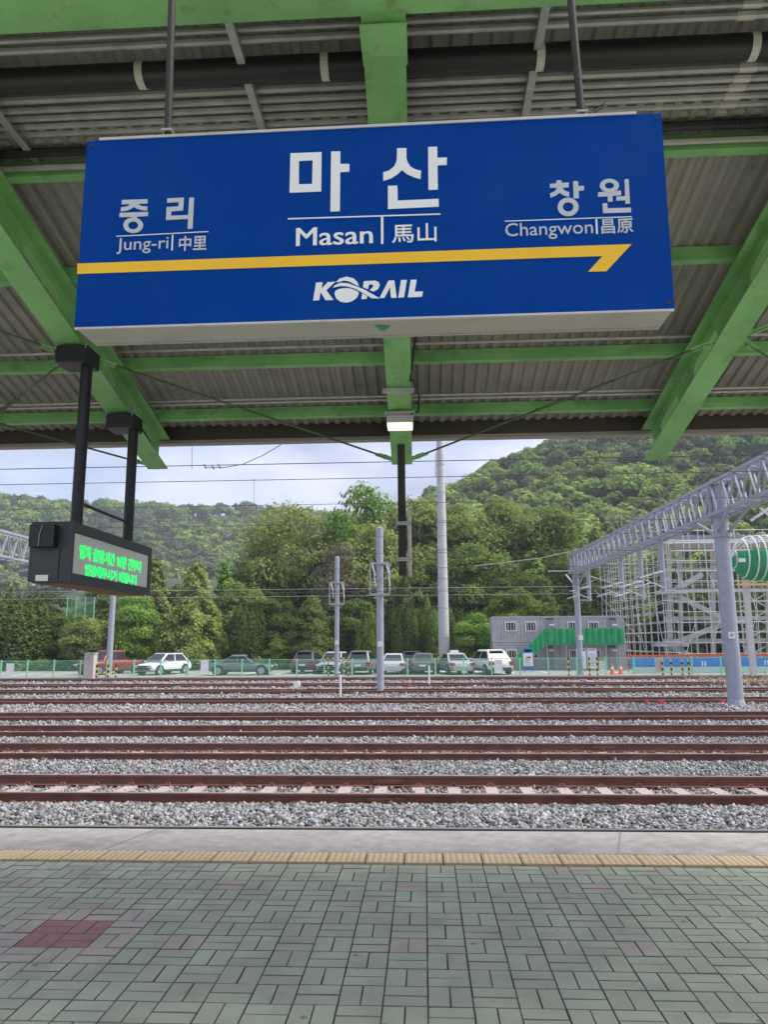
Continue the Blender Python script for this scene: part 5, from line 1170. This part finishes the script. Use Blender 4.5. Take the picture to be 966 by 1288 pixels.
for i in range(0, 11, 3): stube((SX-1.28, Yl[i], lev[1]), (SX-1.28, Yl[i+1], lev[6]), .026); stube((SX-1.28, Yl[i+1], lev[6]), (SX-1.28, Yl[i], lev[11]), .026)
for k in (3, 7, 11):
    MB().span((Xf[0], 62.05, lev[k]+.05), (Xf[-1], 63.25, lev[k]+.09)).build('scaffold_deck', tubem, sf)
stt = thing('stair_tower', 'unfinished beige steel stair tower inside the scaffolding', 'building', (0, 0, 0)); TY = 66.0
def pxb(pa, pb, Y, w_, nm, m=stl, h=None): MB().beam(at(*pa, Y), at(*pb, Y), w_, h or w_).build(nm, m, stt)
for px in (843, 857, 898, 942, 968, 995): pxb((px, 830), (px-1, 690), TY+random.uniform(0, 3), .34, 'column')
for py in (717, 743, 778, 806): pxb((836, py), (1000, py-1), TY+1.5, .32, 'beam')
pxb((845, 746), (915, 780), TY-.6, .22, 'stair_flight', h=.42); pxb((912, 784), (842, 812), TY-.3, .22, 'stair_flight', h=.42); pxb((842, 812), (895, 836), TY-.6, .22, 'stair_flight', h=.42); pxb((884, 722), (842, 746), TY-.3, .22, 'stair_flight', h=.42)
for pa, pb in (((828, 745), (860, 745)), ((822, 811), (864, 811)), ((900, 782), (935, 782))): pxb(pa, pb, TY-.5, 1.3, 'landing', h=.3)
for k in range(5): pxb((932+0*k, 830-k*22), (966, 812-k*22), TY+1, .1, 'bracing'); pxb((966, 830-k*22), (934, 812-k*22), TY+1.1, .1, 'bracing')
a, b = at(829, 672, 64), at(1000, 664, 64); zr0, zr1 = at(880, 683, 64)[2], at(880, 673.5, 64)[2]
MB().span((a[0]-.2, 64, zr0), (b[0]+2, 68, zr0+(zr1-zr0)*.55)).build('roof_slab', stl, stt); MB().span((a[0]-.4, 63.8, zr0+(zr1-zr0)*.55+.002), (b[0]+2, 68.2, zr1)).build('roof_edge', mat('roof_blue_grey', (.20, .24, .30), .5), stt)
# footbridge tube wrapped in netting
fb = thing('netted_footbridge', 'bulging footbridge end wrapped in green netting with white ribs', 'footbridge', (0, 0, 0)); FYb = 48.0
c0 = at(931, 700, FYb); c1 = at(1015, 690, FYb); rad = (at(950, 672, FYb)[2]-at(950, 728, FYb)[2])/2; cz_ = (at(950, 672, FYb)[2]+at(950, 728, FYb)[2])/2
def tub(mb, r, a0, a1, m, xs, n_=26):
    P = []; F = []; kx = len(xs)
    for x, s in xs:
        for i in range(n_+1): t = a0+(a1-a0)*i/n_; P.append((x, FYb+1.2-r*s*math.cos(t), cz_+r*s*math.sin(t)))
    for k in range(kx-1):
        for i in range(n_): F.append((k*(n_+1)+i, k*(n_+1)+i+1, (k+1)*(n_+1)+i+1, (k+1)*(n_+1)+i))
    mb.add(P, F)
Xs = [(c0[0], .08), (c0[0]+.06, .36), (c0[0]+.22, .62), (c0[0]+.55, .85), (c0[0]+1.1, 1.0), (c0[0]+2.2, 1.04), (c1[0], 1.06)]
g1 = MB(); tub(g1, rad, R_(-95), R_(20), None, Xs); gg = g1.build('green_netting', M['netgreen'], fb, smooth=True); gg.modifiers.new('solidify', 'SOLIDIFY').thickness = .03
for k in range(10):
    x = c0[0]+.1+k*.5; s = np.interp(x, [q[0] for q in Xs], [q[1] for q in Xs])*1.02; rb = MB(); pts = [(x, FYb+1.2-rad*s*math.cos(t), cz_+rad*s*math.sin(t)) for t in np.linspace(R_(-90), R_(100), 22)]; rb.path(pts, .05, 6); rb.build('rib', M['whitepaint'], fb, smooth=True)
for t in (40, 58, 76, 92):
    MB().path([(x, FYb+1.2-rad*s*1.02*math.cos(R_(t)), cz_+rad*s*1.02*math.sin(R_(t))) for x, s in Xs], .03, 5).build('hoop_rail', M['whitepaint'], fb, smooth=True)
MB().span((c0[0]-.2, FYb+.2, cz_-rad*1.28), (c1[0], FYb+.45, cz_-rad*1.18)).build('yellow_rail', hz[1], fb)
MB().beam(at(945, 655, FYb), at(985, 628, FYb), .16, .16).beam(at(958, 640, FYb), at(985, 662, FYb), .14, .14).build('boom', stl, fb)
for px in (938, 975, 1000): p = at(px, 735, FYb+1.3); MB().span((p[0]-.16, FYb+1.1, GZ), (p[0]+.16, FYb+1.4, cz_-rad)).build('column', stl, fb)
pp = at(936, 727, FYb-.5)
sp_ = at(914, 666, FYb-.9); MB().box((at(937, 706, FYb-.6)[0], FYb+1.2-rad*1.03, cz_-.25), (.42, .02, .24)).build('label_plate', M['whitepaint'], fb)
# tennis court screen far left
tn = thing('green_screen_fence', 'tall green mesh screen fence far behind the trees on the left', 'fence', (0, 0, 0)); TYn = 73
xa, xb = at(84, 760, TYn)[0], at(118, 760, TYn)[0]; za, zb3 = at(100, 776, TYn)[2], at(100, 751, TYn)[2]
for x in np.linspace(xa, xb, 4): MB().span((x-.04, TYn-.04, GZ), (x+.04, TYn+.04, zb3)).build('fence_post', M['fencegreen'], tn)
sc2 = MB()
for z in np.linspace(za, zb3, 16): sc2.span((xa, TYn-.012, z-.012), (xb, TYn+.012, z+.012))
sc2.build('mesh_panel', M['fencegreen'], tn)

# ------------------------------------------------------------------ haze over the far hills
hz_m = bpy.data.materials.new('haze'); hz_m.use_nodes = True; hn = hz_m.node_tree.nodes; hn.remove(hn['Principled BSDF'])
pv = hn.new('ShaderNodeVolumePrincipled'); pv.inputs['Color'].default_value = (.80, .88, 1, 1); pv.inputs['Density'].default_value = .00042; pv.inputs['Anisotropy'].default_value = .2
hz_m.node_tree.links.new(pv.outputs[0], hn['Material Output'].inputs['Volume'])
tag(MB().span((-1600, -400, -2.5), (1600, 2600, 190)).build('haze', hz_m), kind='stuff')
